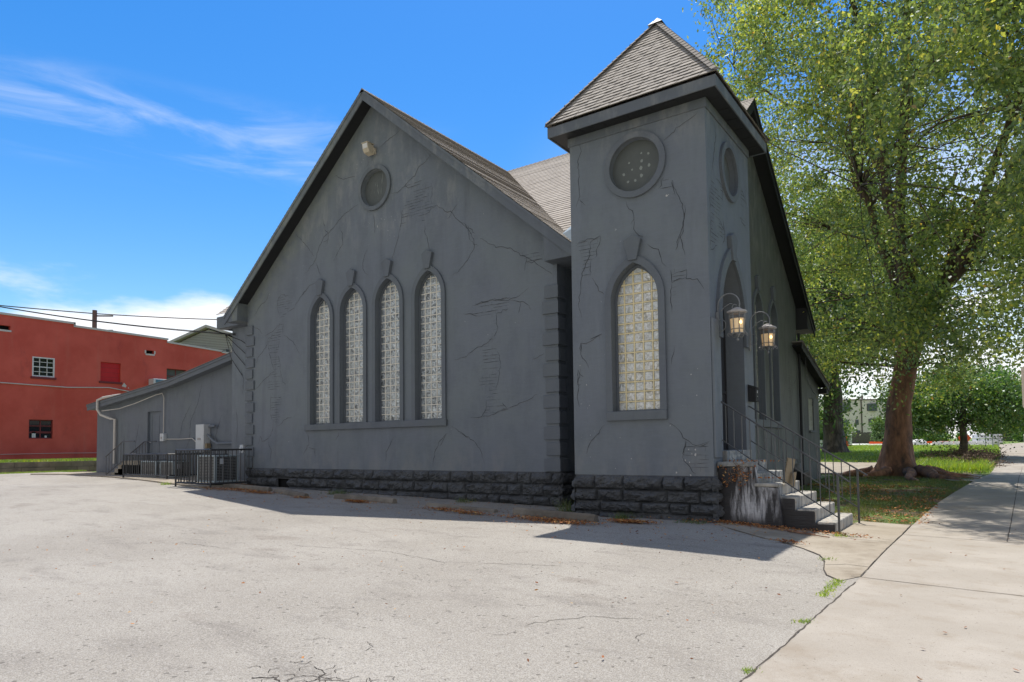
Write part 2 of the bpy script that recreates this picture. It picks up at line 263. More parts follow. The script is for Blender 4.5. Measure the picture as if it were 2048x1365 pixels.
# ------------------------------------------------------------------ mesh helpers
class MB:
    def __init__(s): s.v = []; s.f = []; s.m = []; s.uv = {}
    def add(s, vs, fs, mi=0):
        o = len(s.v); s.v += [tuple(v) for v in vs]; s.f += [tuple(i+o for i in f) for f in fs]; s.m += [mi]*len(fs)
    def box(s, a, b, mi=0):
        x0, x1 = sorted((a[0], b[0])); y0, y1 = sorted((a[1], b[1])); z0, z1 = sorted((a[2], b[2]))
        s.add([(x0, y0, z0), (x1, y0, z0), (x1, y1, z0), (x0, y1, z0), (x0, y0, z1), (x1, y0, z1), (x1, y1, z1), (x0, y1, z1)],
              [(0, 3, 2, 1), (4, 5, 6, 7), (0, 1, 5, 4), (1, 2, 6, 5), (2, 3, 7, 6), (3, 0, 4, 7)], mi)
    def obox(s, c, ax, ay, az, mi=0):
        c, ax, ay, az = map(Vector, (c, ax, ay, az))
        s.add([c+ax*i+ay*j+az*k for k in (-1, 1) for i, j in ((-1, -1), (1, -1), (1, 1), (-1, 1))],
              [(0, 3, 2, 1), (4, 5, 6, 7), (0, 1, 5, 4), (1, 2, 6, 5), (2, 3, 7, 6), (3, 0, 4, 7)], mi)
    def tube(s, pts, rad, n=8, mi=0, cap=True):
        pts = [Vector(p) for p in pts]; rad = rad if isinstance(rad, (list, tuple)) else [rad]*len(pts); o = len(s.v); prev = None
        for i, p in enumerate(pts):
            t = (pts[min(i+1, len(pts)-1)]-pts[max(i-1, 0)]); t = t.normalized() if t.length > 1e-9 else Vector((0, 0, 1))
            if prev is None: a = t.cross(Vector((0, 0, 1)) if abs(t.z) < .95 else Vector((1, 0, 0))).normalized()
            else:
                a = prev - t*prev.dot(t); a = a.normalized() if a.length > 1e-6 else t.orthogonal().normalized()
            prev = a; b = t.cross(a)
            for k in range(n):
                th = 2*math.pi*k/n; s.v.append(tuple(p+(a*math.cos(th)+b*math.sin(th))*rad[i]))
        for i in range(len(pts)-1):
            for k in range(n):
                s.f.append((o+i*n+k, o+i*n+(k+1) % n, o+(i+1)*n+(k+1) % n, o+(i+1)*n+k)); s.m.append(mi)
        if cap:
            s.f.append(tuple(o+k for k in reversed(range(n)))); s.m.append(mi); s.f.append(tuple(o+(len(pts)-1)*n+k for k in range(n))); s.m.append(mi)
    def bar(s, a, b, w, mi=0): s.tube([a, b], w, 4, mi)
    def lathe(s, c, prof, n=12, mi=0):
        o = len(s.v)
        for r, z in prof:
            for k in range(n): th = 2*math.pi*(k+.5)/n; s.v.append((c[0]+r*math.cos(th), c[1]+r*math.sin(th), c[2]+z))
        for i in range(len(prof)-1):
            for k in range(n): s.f.append((o+i*n+k, o+i*n+(k+1) % n, o+(i+1)*n+(k+1) % n, o+(i+1)*n+k)); s.m.append(mi)
        s.f.append(tuple(o+k for k in reversed(range(n)))); s.m.append(mi); s.f.append(tuple(o+(len(prof)-1)*n+k for k in range(n))); s.m.append(mi)
    def plate(s, P, outer, holes, w0, w1, mi=0, mside=None):
        """flat slab between w0 (back) and w1 (front) with holes; P(u,v,w) -> world"""
        loops = [outer]+list(holes); flat = [p for l in loops for p in l]
        tris = tessellate_polygon([[Vector((p[0], p[1], 0)) for p in l] for l in loops])
        nn = len(flat); o = len(s.v)
        s.v += [tuple(P(u, v, w1)) for u, v in flat]+[tuple(P(u, v, w0)) for u, v in flat]
        for t in tris: s.f.append(tuple(o+i for i in t)); s.m.append(mi); s.f.append(tuple(o+nn+i for i in reversed(t))); s.m.append(mi)
        k = 0
        for l in loops:
            for i in range(len(l)):
                a, b = k+i, k+(i+1) % len(l); s.f.append((o+a, o+b, o+nn+b, o+nn+a)); s.m.append(mi if mside is None else mside)
            k += len(l)
    def build(s, name, mats, parent=None, smooth=False, recalc=True, bevel=0.):
        me = bpy.data.meshes.new(name); me.from_pydata(s.v, [], s.f)
        mats = mats if isinstance(mats, (list, tuple)) else [mats]
        for m in mats: me.materials.append(MATS[m])
        if len(mats) > 1: me.polygons.foreach_set('material_index', s.m)
        if s.uv:
            ul = me.uv_layers.new(name='UVMap'); k = 0
            for fi, f in enumerate(s.f):
                q = s.uv.get(fi)
                for j in range(len(f)):
                    if q: ul.data[k].uv = q[j]
                    k += 1
        if recalc and not s.uv:
            bm = bmesh.new(); bm.from_mesh(me); bmesh.ops.recalc_face_normals(bm, faces=bm.faces); bm.to_mesh(me); bm.free()
        if smooth: me.polygons.foreach_set('use_smooth', [True]*len(me.polygons))
        return link(name, me, parent, bevel)
def wloc(o):
    v = Vector((0, 0, 0))
    while o is not None: v += o.location; o = o.parent
    return v
def link(name, me, parent=None, bevel=0.):
    o = bpy.data.objects.new(name, me); COL.objects.link(o)
    if parent is not None: o.parent = parent; o.location = -wloc(parent)
    if bevel: b = o.modifiers.new('bevel', 'BEVEL'); b.width = bevel; b.segments = 2; b.limit_method = 'ANGLE'
    return o
def thing(name, label, cat, loc=(0, 0, 0), group=None):
    o = bpy.data.objects.new(name, None); COL.objects.link(o); o.location = loc; o.empty_display_size = .2
    return tag(o, label, cat, group)
def tag(o, label=None, cat=None, group=None, kind=None):
    if label: o['label'] = label
    if cat: o['category'] = cat
    if group: o['group'] = group
    if kind: o['kind'] = kind
    return o
def npmesh(name, verts, k, mat, parent=None):
    """verts (n*k,3): n separate faces of k corners"""
    n = len(verts)//k; me = bpy.data.meshes.new(name); me.vertices.add(n*k); me.vertices.foreach_set('co', np.ascontiguousarray(verts, dtype=np.float32).ravel())
    me.loops.add(n*k); me.loops.foreach_set('vertex_index', np.arange(n*k, dtype=np.int32)); me.polygons.add(n)
    me.polygons.foreach_set('loop_start', np.arange(0, n*k, k, dtype=np.int32)); me.polygons.foreach_set('loop_total', np.full(n, k, dtype=np.int32))
    me.update(calc_edges=True)
    for m in (mat if isinstance(mat, list) else [mat]): me.materials.append(MATS[m])
    return link(name, me, parent)
def sheet(name, poly, off, mat, res=1., kind='structure', skirt=0.):
    bm = bmesh.new(); vs = [bm.verts.new((x, y, 0)) for x, y in poly]
    tr = tessellate_polygon([[Vector((x, y, 0)) for x, y in poly]])
    for t in tr:
        try: bm.faces.new([vs[i] for i in t])
        except ValueError: pass
    xs = [p[0] for p in poly]; ys = [p[1] for p in poly]
    for ax, lo, hi in ((0, min(xs), max(xs)), (1, min(ys), max(ys))):
        k = math.ceil(lo/res)*res
        while k < hi:
            co = (k, 0, 0) if ax == 0 else (0, k, 0); no = (1, 0, 0) if ax == 0 else (0, 1, 0)
            bmesh.ops.bisect_plane(bm, geom=bm.verts[:]+bm.edges[:]+bm.faces[:], plane_co=co, plane_no=no, dist=1e-5); k += res
    bm.verts.ensure_lookup_table(); co = np.array([v.co[:] for v in bm.verts]); z = gza(co[:, 0], co[:, 1])+off
    for v, zz in zip(bm.verts, z): v.co.z = zz
    if skirt:
        be = [e for e in bm.edges if e.is_boundary]; r = bmesh.ops.extrude_edge_only(bm, edges=be)
        for v in r['geom']:
            if isinstance(v, bmesh.types.BMVert): v.co.z -= skirt
    bmesh.ops.recalc_face_normals(bm, faces=bm.faces)
    up_ = sum(f.normal.z*f.calc_area() for f in bm.faces)
    if up_ < 0: bmesh.ops.reverse_faces(bm, faces=bm.faces)
    me = bpy.data.meshes.new(name); bm.to_mesh(me); bm.free(); me.materials.append(MATS[mat]); o = link(name, me)
    if kind: o['kind'] = kind
    return o
PA = lambda u, v, w: (u, 13.5-w, v)          # planes facing the car park, w points out of the wall
PT = lambda u, v, w: (u, 12.6-w, v)
PS = lambda u, v, w: (-4.15+w, u, v)         # planes facing the street
PB = lambda u, v, w: (-5.65+w, u, v)
PW = lambda u, v, w: (u, 15.-w, v)
def lancet(c, a, v0, sp, ap, n=9):
    h = ap-sp; r = (h*h+a*a)/(2*a); pts = [(c-a, v0), (c+a, v0), (c+a, sp)]
    t1 = math.atan2(h, r-a)
    for i in range(1, n): t = t1*i/n; pts.append((c+a-r+r*math.cos(t), sp+r*math.sin(t)))
    pts.append((c, ap))
    for i in range(n-1, 0, -1): t = t1*i/n; pts.append((c-a+r-r*math.cos(t), sp+r*math.sin(t)))
    pts.append((c-a, sp)); return pts
def circ(c, r, n=40, rv=None): return [(c[0]+r*math.cos(2*math.pi*i/n), c[1]+(rv or r)*math.sin(2*math.pi*i/n)) for i in range(n)]
def inpoly(p, poly):
    c = False; n = len(poly)
    for i in range(n):
        a, b = poly[i], poly[i-1]
        if (a[1] > p[1]) != (b[1] > p[1]) and p[0] < (b[0]-a[0])*(p[1]-a[1])/(b[1]-a[1])+a[0]: c = not c
    return c
rnd = random.Random(7)
def ribbon(mb, P, pts, wd, w=.003, mi=1, jitter=.02, seed=0, lip_or_highlight=0):
    """a thin jagged crack drawn along pts in the wall plane"""
    rr = random.Random(seed); q = []
    for i in range(len(pts)-1):
        (a, b), (c, d) = pts[i], pts[i+1]; ln = math.hypot(c-a, d-b); n = max(1, int(ln/.07))
        for k in range(n):
            t = k/n; j = jitter if (i or k) else 0
            q.append((a+(c-a)*t+rr.uniform(-j, j), b+(d-b)*t+rr.uniform(-j, j)))
    q.append(pts[-1]); n = len(q); L_, R2 = [], []
    for i, p in enumerate(q):
        a = q[max(i-1, 0)]; b = q[min(i+1, n-1)]; dx, dy = b[0]-a[0], b[1]-a[1]; l = math.hypot(dx, dy) or 1
        ww = wd*.5*(min(1, .25+3*min(i, n-1-i)/n))*rr.uniform(.5, 1.3)
        L_.append(P(p[0]-dy/l*ww, p[1]+dx/l*ww, w)); R2.append(P(p[0]+dy/l*ww, p[1]-dx/l*ww, w))
    mb.add(L_+R2, [(i, i+1, n+i+1, n+i) for i in range(n-1)], mi)
    if lip_or_highlight:  # flat pale strip below the crack, a highlight put in as colour
        U = [P(p[0]+.25*wd, p[1]-wd*.75, w*.6) for p in q]; V = [P(p[0]+.25*wd, p[1]-wd*1.35*(1 if 0 < i < n-1 else .6), w*.6) for i, p in enumerate(q)]; mb.add(U+V, [(i, i+1, n+i+1, n+i) for i in range(n-1)], lip_or_highlight)
def brickpatch(mb, P, poly, mi=1, seed=0, dens=.7):
    rr = random.Random(seed); v0 = min(p[1] for p in poly); v1 = max(p[1] for p in poly); z = v0+.04; k = 0
    while z < v1:
        xs = []
        for i in range(len(poly)):
            a, b = poly[i], poly[i-1]
            if (a[1] > z) != (b[1] > z): xs.append((b[0]-a[0])*(z-a[1])/(b[1]-a[1])+a[0])
        xs.sort()
        for a, b in zip(xs[::2], xs[1::2]):
            x = a
            while x < b:
                e = min(b, x+rr.uniform(.15, .5))
                if rr.random() < dens: ribbon(mb, P, [(x, z+rr.uniform(-.008, .008)), (e, z+rr.uniform(-.008, .008))], rr.choice((.006, .009, .012)), mi=mi, jitter=.004, seed=rr.random(), lip_or_highlight=3 if rr.random() < .6 else 0)
                x = e
            x = a-(a % .21)+(.105 if k % 2 else 0)
            while x < b:
                if x > a and rr.random() < .55: ribbon(mb, P, [(x, z), (x, z+.078)], .009, mi=mi, jitter=.002, seed=rr.random())
                x += .21
        z += .08; k += 1
    pp = poly+[poly[0]]
    for i in range(len(poly)):
        if rr.random() < .5: ribbon(mb, P, [pp[i], pp[i+1]], .012, mi=mi, jitter=.03, seed=rr.random(), lip_or_highlight=3)
def cracks(mb, P, cr, pa, wd=.012):
    for i, c in enumerate(cr): ribbon(mb, P, c, wd, seed=i, lip_or_highlight=3)
    for i, p in enumerate(pa): brickpatch(mb, P, p, seed=i+50)
def chips(mb, P, u0, u1, v0, v1, n, seed, mi=2, s=.012):
    rr = random.Random(seed)
    for _ in range(n):
        u, v, a = rr.uniform(u0, u1), rr.uniform(v0, v1), rr.uniform(.3, 1)*s
        mb.add([P(u+a*math.cos(t)*rr.uniform(.5, 1.2), v+a*1.3*math.sin(t)*rr.uniform(.5, 1.3), .004) for t in (0, 1.2, 2.5, 3.8, 5)], [(0, 1, 2, 3, 4)], mi)
CR_A= [[(-13.09,9.0),(-13.31,8.89),(-13.61,8.81),(-13.91,8.68)],[(-11.98,7.98),(-12.19,7.8),(-12.44,7.75),(-12.52,7.56),(-12.78,7.44),(-12.97,7.32),(-13.26,7.2),(-13.48,7.23)],[(-13.17,6.08),(-13.26,5.81),(-13.36,5.6),(-13.46,5.33)],[(-12.21,6.12),(-12.21,5.89),(-12.12,5.6),(-12.06,5.36)],[(-11.79,6.53),(-11.47,6.28),(-11.3,6.24),(-11.08,5.97),(-10.82,5.77),(-10.75,5.69)],[(-11.07,6.39),(-11.24,6.23),(-11.41,6.07)],[(-14.84,7.22),(-15.12,7.13),(-15.49,7.03),(-15.78,6.84),(-16.08,6.64),(-16.38,6.52),(-16.58,6.28),(-16.73,5.99),(-16.81,5.83),(-17.05,5.66),(-17.33,5.49)],[(-16.77,5.82),(-16.61,5.56),(-16.54,5.34)],[(-16.42,7.1),(-16.31,6.74)],[(-15.67,6.72),(-15.54,6.49),(-15.52,6.16),(-15.74,5.92),(-15.94,5.7)],[(-14.22,6.81),(-14.16,6.51),(-14.16,6.22)],[(-14.46,5.84),(-14.6,5.57),(-14.67,5.24),(-14.43,5.04)],[(-17.74,6.89),(-17.49,6.66),(-17.17,6.38),(-16.85,6.01)],[(-15.86,8.33),(-15.48,8.12),(-14.98,8.08)],[(-16.77,5.15),(-17.05,5.11),(-17.49,4.81)],[(-14.38,8.41),(-14.49,8.24)],[(-18.52,4.1),(-18.75,3.95),(-19.02,3.83),(-19.34,3.76)],[(-19.18,3.58),(-19.25,3.42),(-19.49,3.22),(-19.69,3.07),(-19.79,2.9)],[(-18.33,3.71),(-18.14,3.6),(-17.92,3.45),(-17.73,3.3),(-17.66,3.15),(-17.51,3.02)],[(-18.85,2.56),(-19.09,2.43),(-19.28,2.35),(-19.48,2.24),(-19.64,2.11),(-19.84,2.01)],[(-18.43,2.36),(-18.36,2.17),(-18.21,2.04)],[(-17.2,5.0),(-17.45,4.85),(-17.7,4.65),(-17.78,4.54)],[(-19.11,5.16),(-19.23,4.98),(-19.4,4.88),(-19.62,4.81),(-19.79,4.63),(-19.93,4.52)],[(-19.96,4.12),(-19.76,4.08),(-19.62,4.01),(-19.46,3.85)],[(-18.84,0.96),(-18.86,0.68),(-19.01,0.47),(-19.17,0.33),(-19.45,0.28),(-19.53,0.43),(-19.66,0.19)],[(-17.91,1.03),(-18.26,0.96),(-18.48,0.81),(-18.67,0.77)],[(-19.11,0.28),(-19.05,0.11),(-18.93,-0.03),(-19.01,-0.22),(-19.03,-0.37)],[(-17.2,0.55),(-17.08,0.38),(-17.08,0.14),(-17.22,-0.02),(-17.34,-0.16)],[(-17.08,0.07),(-16.78,-0.0),(-16.75,-0.23)],[(-15.71,0.49),(-15.73,0.4),(-15.83,0.28)],[(-13.37,0.35),(-13.57,0.11),(-13.71,-0.11),(-13.75,-0.36)],[(-11.51,0.36),(-11.76,0.13),(-11.92,-0.15),(-11.98,-0.5)],[(-11.04,0.37),(-10.75,0.23)],[(-11.32,4.52),(-11.04,4.6),(-10.69,4.91),(-10.49,5.18),(-10.6,5.51),(-10.79,5.79),(-11.03,5.96)],[(-10.34,5.34),(-9.82,5.03),(-9.39,4.92),(-9.08,4.69),(-8.84,4.56),(-8.47,4.3),(-8.18,4.06)],[(-8.91,4.57),(-8.98,4.27)],[(-8.85,3.85),(-9.13,3.68),(-9.48,3.62),(-10.02,3.69),(-10.58,3.64)],[(-9.41,3.61),(-8.99,3.52),(-8.79,3.29)],[(-9.1,3.54),(-9.17,3.26)],[(-9.89,2.81),(-10.15,2.6),(-10.52,2.52),(-10.83,2.33),(-11.22,2.29)],[(-9.52,0.95),(-9.17,1.04),(-8.89,1.15),(-8.66,1.25)],[(-10.16,1.18),(-10.2,0.94),(-10.35,0.77),(-10.69,0.76)],[(-8.44,2.21),(-8.78,2.1)],[(-11.32,0.56),(-10.93,0.34),(-10.62,0.18),(-10.4,-0.03),(-10.26,-0.41)],[(-11.73,0.05),(-11.48,0.38)]]
PA_A= [[(-12.52,7.56),(-12.35,7.34),(-11.9,7.05),(-11.99,6.71),(-11.79,6.53),(-12.17,6.34),(-12.21,6.12),(-12.57,6.33),(-12.91,6.28),(-13.17,6.08),(-13.04,6.66),(-12.88,6.95),(-12.81,7.22),(-12.97,7.32)],[(-16.35,6.75),(-16.16,6.61),(-16.23,6.26),(-16.42,6.35)],[(-18.47,5.04),(-18.07,4.92),(-17.92,4.73),(-17.74,4.61),(-17.77,4.5),(-18.11,4.42),(-18.26,4.32),(-18.35,4.21),(-18.33,4.02),(-18.4,3.74),(-18.55,3.52),(-18.59,3.28),(-18.63,3.05),(-18.51,2.8),(-18.51,2.58),(-18.47,2.32),(-18.51,1.93),(-19.16,1.97),(-19.17,2.34),(-18.86,2.61),(-18.97,2.93),(-19.11,3.21),(-19.13,3.43),(-19.18,3.63),(-18.86,3.79),(-18.6,3.95),(-18.52,4.11),(-18.54,4.36),(-18.66,4.61),(-18.68,4.85)],[(-18.99,1.78),(-18.45,1.75),(-18.48,1.05),(-18.67,0.77),(-18.9,0.97),(-19.02,1.16)],[(-9.08,4.69),(-8.5,4.73),(-8.44,4.47),(-8.91,4.46)],[(-10.79,5.79),(-10.49,5.49),(-10.41,5.17),(-10.64,5.33)],[(-10.51,3.66),(-9.98,3.71),(-9.41,3.69),(-9.48,3.41),(-9.84,3.34),(-9.81,2.92),(-9.92,2.76),(-9.82,2.39),(-9.72,2.03),(-9.87,1.46),(-9.69,1.1),(-9.52,0.92),(-10.17,0.77),(-10.32,0.74),(-10.16,1.24),(-10.46,1.46),(-10.26,2.08),(-10.3,2.5),(-9.96,2.82),(-9.92,3.17),(-10.36,3.34),(-10.9,3.47)]]
CR_T= [[(-6.44,4.45),(-6.69,4.35),(-6.7,4.07),(-6.9,3.7),(-6.94,3.35),(-6.99,3.05),(-6.93,2.76)],[(-6.65,3.56),(-6.49,3.28),(-6.38,3.17)],[(-6.45,2.36),(-6.73,2.21),(-6.96,2.18),(-6.96,1.98),(-6.85,1.82),(-6.77,1.66)],[(-6.97,1.65),(-7.03,1.33),(-7.07,1.03),(-7.01,0.83)],[(-5.39,4.06),(-5.17,3.9),(-5.07,3.64),(-5.0,3.54)],[(-4.88,3.35),(-4.6,3.4),(-4.6,3.24),(-4.37,3.18),(-4.24,2.96)],[(-4.89,3.19),(-4.92,2.87),(-4.9,2.59)],[(-4.87,1.93),(-4.93,1.57)],[(-6.41,0.44),(-6.63,0.22),(-6.78,0.03),(-6.86,-0.17)],[(-5.03,0.44),(-4.86,0.35),(-4.72,0.14),(-4.56,0.02),(-4.4,-0.02),(-4.22,0.06)],[(-4.68,0.09),(-4.76,-0.18)],[(-4.28,6.47),(-4.41,6.38),(-4.56,6.32),(-4.72,6.26),(-4.84,6.17),(-4.99,6.09)],[(-5.84,5.05),(-5.82,4.94),(-5.69,4.8),(-5.67,4.62),(-5.75,4.55)],[(-5.67,4.62),(-5.67,4.44),(-5.57,4.28),(-5.47,4.23)],[(-4.83,5.24),(-4.78,5.03),(-4.66,4.79),(-4.6,4.44),(-4.62,4.24),(-4.72,4.05),(-4.79,3.84)],[(-6.92,6.58),(-6.88,6.38),(-6.95,6.17),(-6.94,5.68),(-6.93,5.37),(-7.01,5.16)],[(-6.93,5.32),(-6.78,5.15)],[(-4.59,4.68),(-4.62,4.36),(-4.7,4.14),(-4.8,3.83)],[(-4.7,4.14),(-4.61,3.7)]]
PA_T= [[(-6.92,4.41),(-6.44,4.42),(-6.56,3.99),(-6.67,3.96),(-6.71,3.61),(-6.9,3.65),(-6.87,4.0),(-7.03,4.33)],[(-4.91,3.45),(-4.62,3.45),(-4.6,3.26),(-4.89,3.19)],[(-4.89,3.19),(-4.79,3.18),(-4.82,2.9),(-4.9,2.91)],[(-4.68,0.05),(-4.4,-0.02),(-4.24,0.04),(-4.24,-0.54),(-4.51,-0.56),(-4.76,-0.23)],[(-5.01,5.34),(-4.83,5.24),(-4.78,4.92),(-4.94,5.03),(-5.12,5.14)],[(-6.73,2.26),(-6.45,2.33),(-6.51,2.19),(-6.96,2.03),(-6.96,2.18)],[(-7.03,1.63),(-6.9,1.47),(-6.98,1.28),(-7.06,1.33)]]
CR_S= [[(13.19,6.43),(13.23,6.2),(13.09,5.8),(12.95,5.4)],[(13.53,4.6),(13.67,4.28),(13.48,4.02)]]
PA_S= [[(13.08,5.62),(13.16,5.3),(13.59,5.26),(13.56,4.96),(13.31,4.54),(13.67,4.28),(13.15,3.94),(12.72,3.75),(12.78,4.49),(12.77,5.0),(12.95,5.4)],[(14.89,5.67),(15.33,5.41),(15.2,4.83),(14.75,4.94)]]
CR_B= [[(27.16,2.63),(26.8,2.36),(26.47,2.15)],[(25.75,3.42),(25.81,3.16),(25.67,2.82)]]
PA_B= [[(25.68,2.87),(25.82,2.52),(26.37,2.15),(25.84,1.16),(25.62,1.69),(25.58,2.09)]]


church = thing('church', 'old charcoal-painted church with a corner tower, steep gables and cracked plaster walls', 'building', (-14, 13.5, -1.4))
def part(mb, name, mats, parent=church, **k): return mb.build(name, mats, parent, **k)

# --- big gable wall with four lancets
WIN = [(-16.50, .59, 4.84), (-15.10, .63, 4.92), (-13.62, .61, 4.97), (-12.09, .605, 4.95)]
V0 = .76
m = MB(); holes = [lancet(c, a-.112, V0-.02, ap-.86, ap-.14) for c, a, ap in WIN]+[circ((-14.14, 7.54), .53)]
m.plate(PA, [(-20.3, -.6), (-8.06, -.6), (-8.06, 5.0), (-14.2, 10.12), (-20.3, 5.0)], holes, -.24, 0)
cracks(m, PA, CR_A, PA_A)
chips(m, PA, -14.9, -13.4, 8.15, 8.5, 10, 1); chips(m, PA, -14.6, -13.2, 5.9, 6.6, 26, 2); chips(m, PA, -19.8, -8.6, 0, 6, 14, 3, s=.012); chips(m, PA, -17.2, -11.5, .6, .75, 8, 4)
part(m, 'gable_wall', ['slate_paint', 'crack_line', 'chip_white', 'crack_highlight'], recalc=False)
def glasspanel(P, u0, u1, v0, v1, w, blk, par, umin=None, seed=1):
    m = MB(); rr = random.Random(seed); s = .2032; nu = math.ceil((u1-u0)/s); nv = math.ceil((v1-v0)/s)
    for i in range(nu):
        for j in range(nv):
            a, b = u0+i*s+.009, v0+j*s+.009; c, d = a+s-.018, b+s-.018; k = .016; h = w+.012+rr.uniform(-.002, .002)
            tl = rr.uniform(-.003, .003)
            m.add([P(a, b, w), P(c, b, w), P(c, d, w), P(a, d, w), P(a+k, b+k, h), P(c-k, b+k, h+tl), P(c-k, d-k, h), P(a+k, d-k, h-tl)],
                  [(4, 5, 6, 7), (0, 1, 5, 4), (1, 2, 6, 5), (2, 3, 7, 6), (3, 0, 4, 7)], 0)
    g = m.build('glass_block_panel', blk, par, recalc=False)
    m = MB()
    for i in range(nu+1): x = u0+i*s; p, q = P(x-.012, v0-.02, w-.03), P(x+.012, v1+.05, w+.016); m.box(p, q)
    for j in range(nv+1): y = v0+j*s; p, q = P(u0-.02, y-.012, w-.03), P(u1+.02, y+.012, w+.0145); m.box(p, q)
    p, q = P(u0-.05, v0-.05, w-.06), P(u1+.05, v1+.1, w-.004); m.box(p, q)
    m.build('mortar_grid', blk+'_mortar', g)
def keystone(P, c, v, par, s=1., d=.10):
    m = MB(); m.plate(P, [(c-.09*s, v), (c+.09*s, v), (c+.19*s, v+.42*s), (c, v+.52*s), (c-.19*s, v+.42*s)], [], 0, d); m.build('keystone', 'trim_paint', par, bevel=.008)
def lancet_window(P, c, a, v0, sp, ap, glass, wg, par=church, fr=.13, sill=None, ks=True, label=None, thick=.055):
    o = lancet(c, a, v0, sp, ap); i = lancet(c, a-fr, v0, sp, ap-.16)
    m = MB()                                                # frame: a U-shaped arch moulding open at the sill
    ring = [o[0]]+list(reversed(o[1:])) ; ring = list(reversed(o[1:]))+[o[0]]
    oo = o[1:]+[o[0]]; ii = i[1:]+[i[0]]
    n = len(oo)
    for w in (thick, ):
        vs = [P(u, v, w) for u, v in oo]+[P(u, v, w) for u, v in ii]+[P(u, v, -.01) for u, v in oo]+[P(u, v, -.20) for u, v in ii]
        m.add(vs, [f for k in range(n-1) for f in ((k, k+1, n+k+1, n+k), (k, 2*n+k, 2*n+k+1, k+1), (n+k, n+k+1, 3*n+k+1, 3*n+k))])
    root = m.build('window', 'trim_paint', par)
    if label: root['label'] = label
    m = MB(); k2 = .045; j = lancet(c, a-fr-.002, v0, sp, ap-.165); jj = lancet(c, a-fr-k2, v0+.03, sp, ap-.165-k2*1.4)
    m.plate(P, j, [jj], -.2, wg+.045); m.build('inner_frame', 'trim_paint', root)
    glasspanel(P, c-a+fr, c+a-fr, v0, ap-.16, wg, glass, root, seed=int(abs(c)*10))
    if sill: m = MB(); m.box(P(c-a-.03, sill[0], -.05), P(c+a+.03, sill[1], .075)); m.build('sill', 'trim_paint', root, bevel=.008)
    if ks: keystone(P, c, ap-.12, root)
    return root
for c, a, ap in WIN: lancet_window(PA, c, a, V0, ap-.86, ap, 'block_clear', -.17)
m = MB(); m.box(PA(-17.22, .575, 0), PA(-11.46, .758, .07)); part(m, 'shared_sill', 'trim_paint', bevel=.01)
def oculus(P, c, r, rw, par=church, depth=.12, rv=None, board='oculus_board', spots=(), scr=0):
    m = MB(); m.plate(P, circ(c, r, 48), [circ(c, r-rw, 48)], -.02, .06); root = m.build('round_window', 'trim_paint', par, bevel=.006)
    m = MB(); m.plate(P, circ(c, r-rw+.03, 40), [], -depth-.03, -depth); rr = random.Random(int(abs(c[0])*7))
    for x, y in spots:
        a = rr.uniform(.022, .042); m.add([P(c[0]+x*.5+a*math.cos(t)*rr.uniform(.6, 1.2), c[1]+y*.5+a*math.sin(t)*rr.uniform(.7, 1.3), -depth+.003) for t in (0, .9, 1.8, 2.7, 3.6, 4.5, 5.4)], [tuple(range(7))], 1)
    for k in range(scr):
        x, y, h = rr.uniform(-.3, .3), rr.uniform(-.4, .2), rr.uniform(.05, .3); ribbon(m, P, [(c[0]+x, c[1]+y), (c[0]+x+rr.uniform(-.03, .03), c[1]+y+h)], .012, -depth+.003, 1, .008, k)
    m.build('board_panel', [board, 'chip_dull'], root, recalc=False)
    return root
oculus(PA, (-14.14, 7.54), .66, .12, scr=14)

# --- other main walls (simple slabs) : gap side, recess, far left return, street gable
m = MB(); m.box((-8.30, 13.74, -.6), (-8.06, 15.3, 5.0)); part(m, 'side_wall', 'slate_paint'); m = MB(); m.box((-8.06, 15.3, -1.6), (-5.9, 15.5, 5.4)); part(m, 'side_wall', 'black_shade_trim')  # slab closing the gap is coloured near-black to hold its shade
m = MB(); m.box((-22.15, 14.12, -1.3), (-20.06, 14.34, 4.5)); m.box((-22.15, 14.34, -1.3), (-21.95, 20.4, 4.5)); m.box((-20.3, 13.74, -.6), (-20.06, 14.2, 4.9))
for pts in ([(-21.6, 2.9), (-21.45, 2.5), (-21.5, 2.0)], [(-21.9, 1.6), (-21.8, .9), (-21.85, .3)]): ribbon(m, lambda u, v, w: (u, 14.12-w, v), pts, .014, seed=3)
part(m, 'transept_wall', ['slate_paint', 'crack_line'])
BW = [(17.9, .6), (19.8, .6), (21.72, .62), (23.62, .6)]
m = MB(); m.plate(PB, [(13.2, -.9), (27.2, -.9), (27.2, 5.35), (20.4, 10.2), (13.2, 4.3)], [lancet(c, a-.112, V0-.02, 4.06, 4.80) for c, a in BW if c > 19]+[circ((20.4, 7.5), .53)], -.24, 0)
cracks(m, PB, CR_B, PA_B, .02); part(m, 'street_gable_wall', ['street_slate', 'crack_line', 'chip_white', 'crack_highlight'], recalc=False)
for c, a in BW[1:]: lancet_window(PB, c, a, V0, 4.06, 4.94, 'block_side', -.15)
m = MB(); m.box(PB(17.2, .53, 0), PB(24.35, .758, .09)); part(m, 'shared_sill', 'trim_paint', bevel=.01)
oculus(PB, (20.4, 7.5), .66, .12)

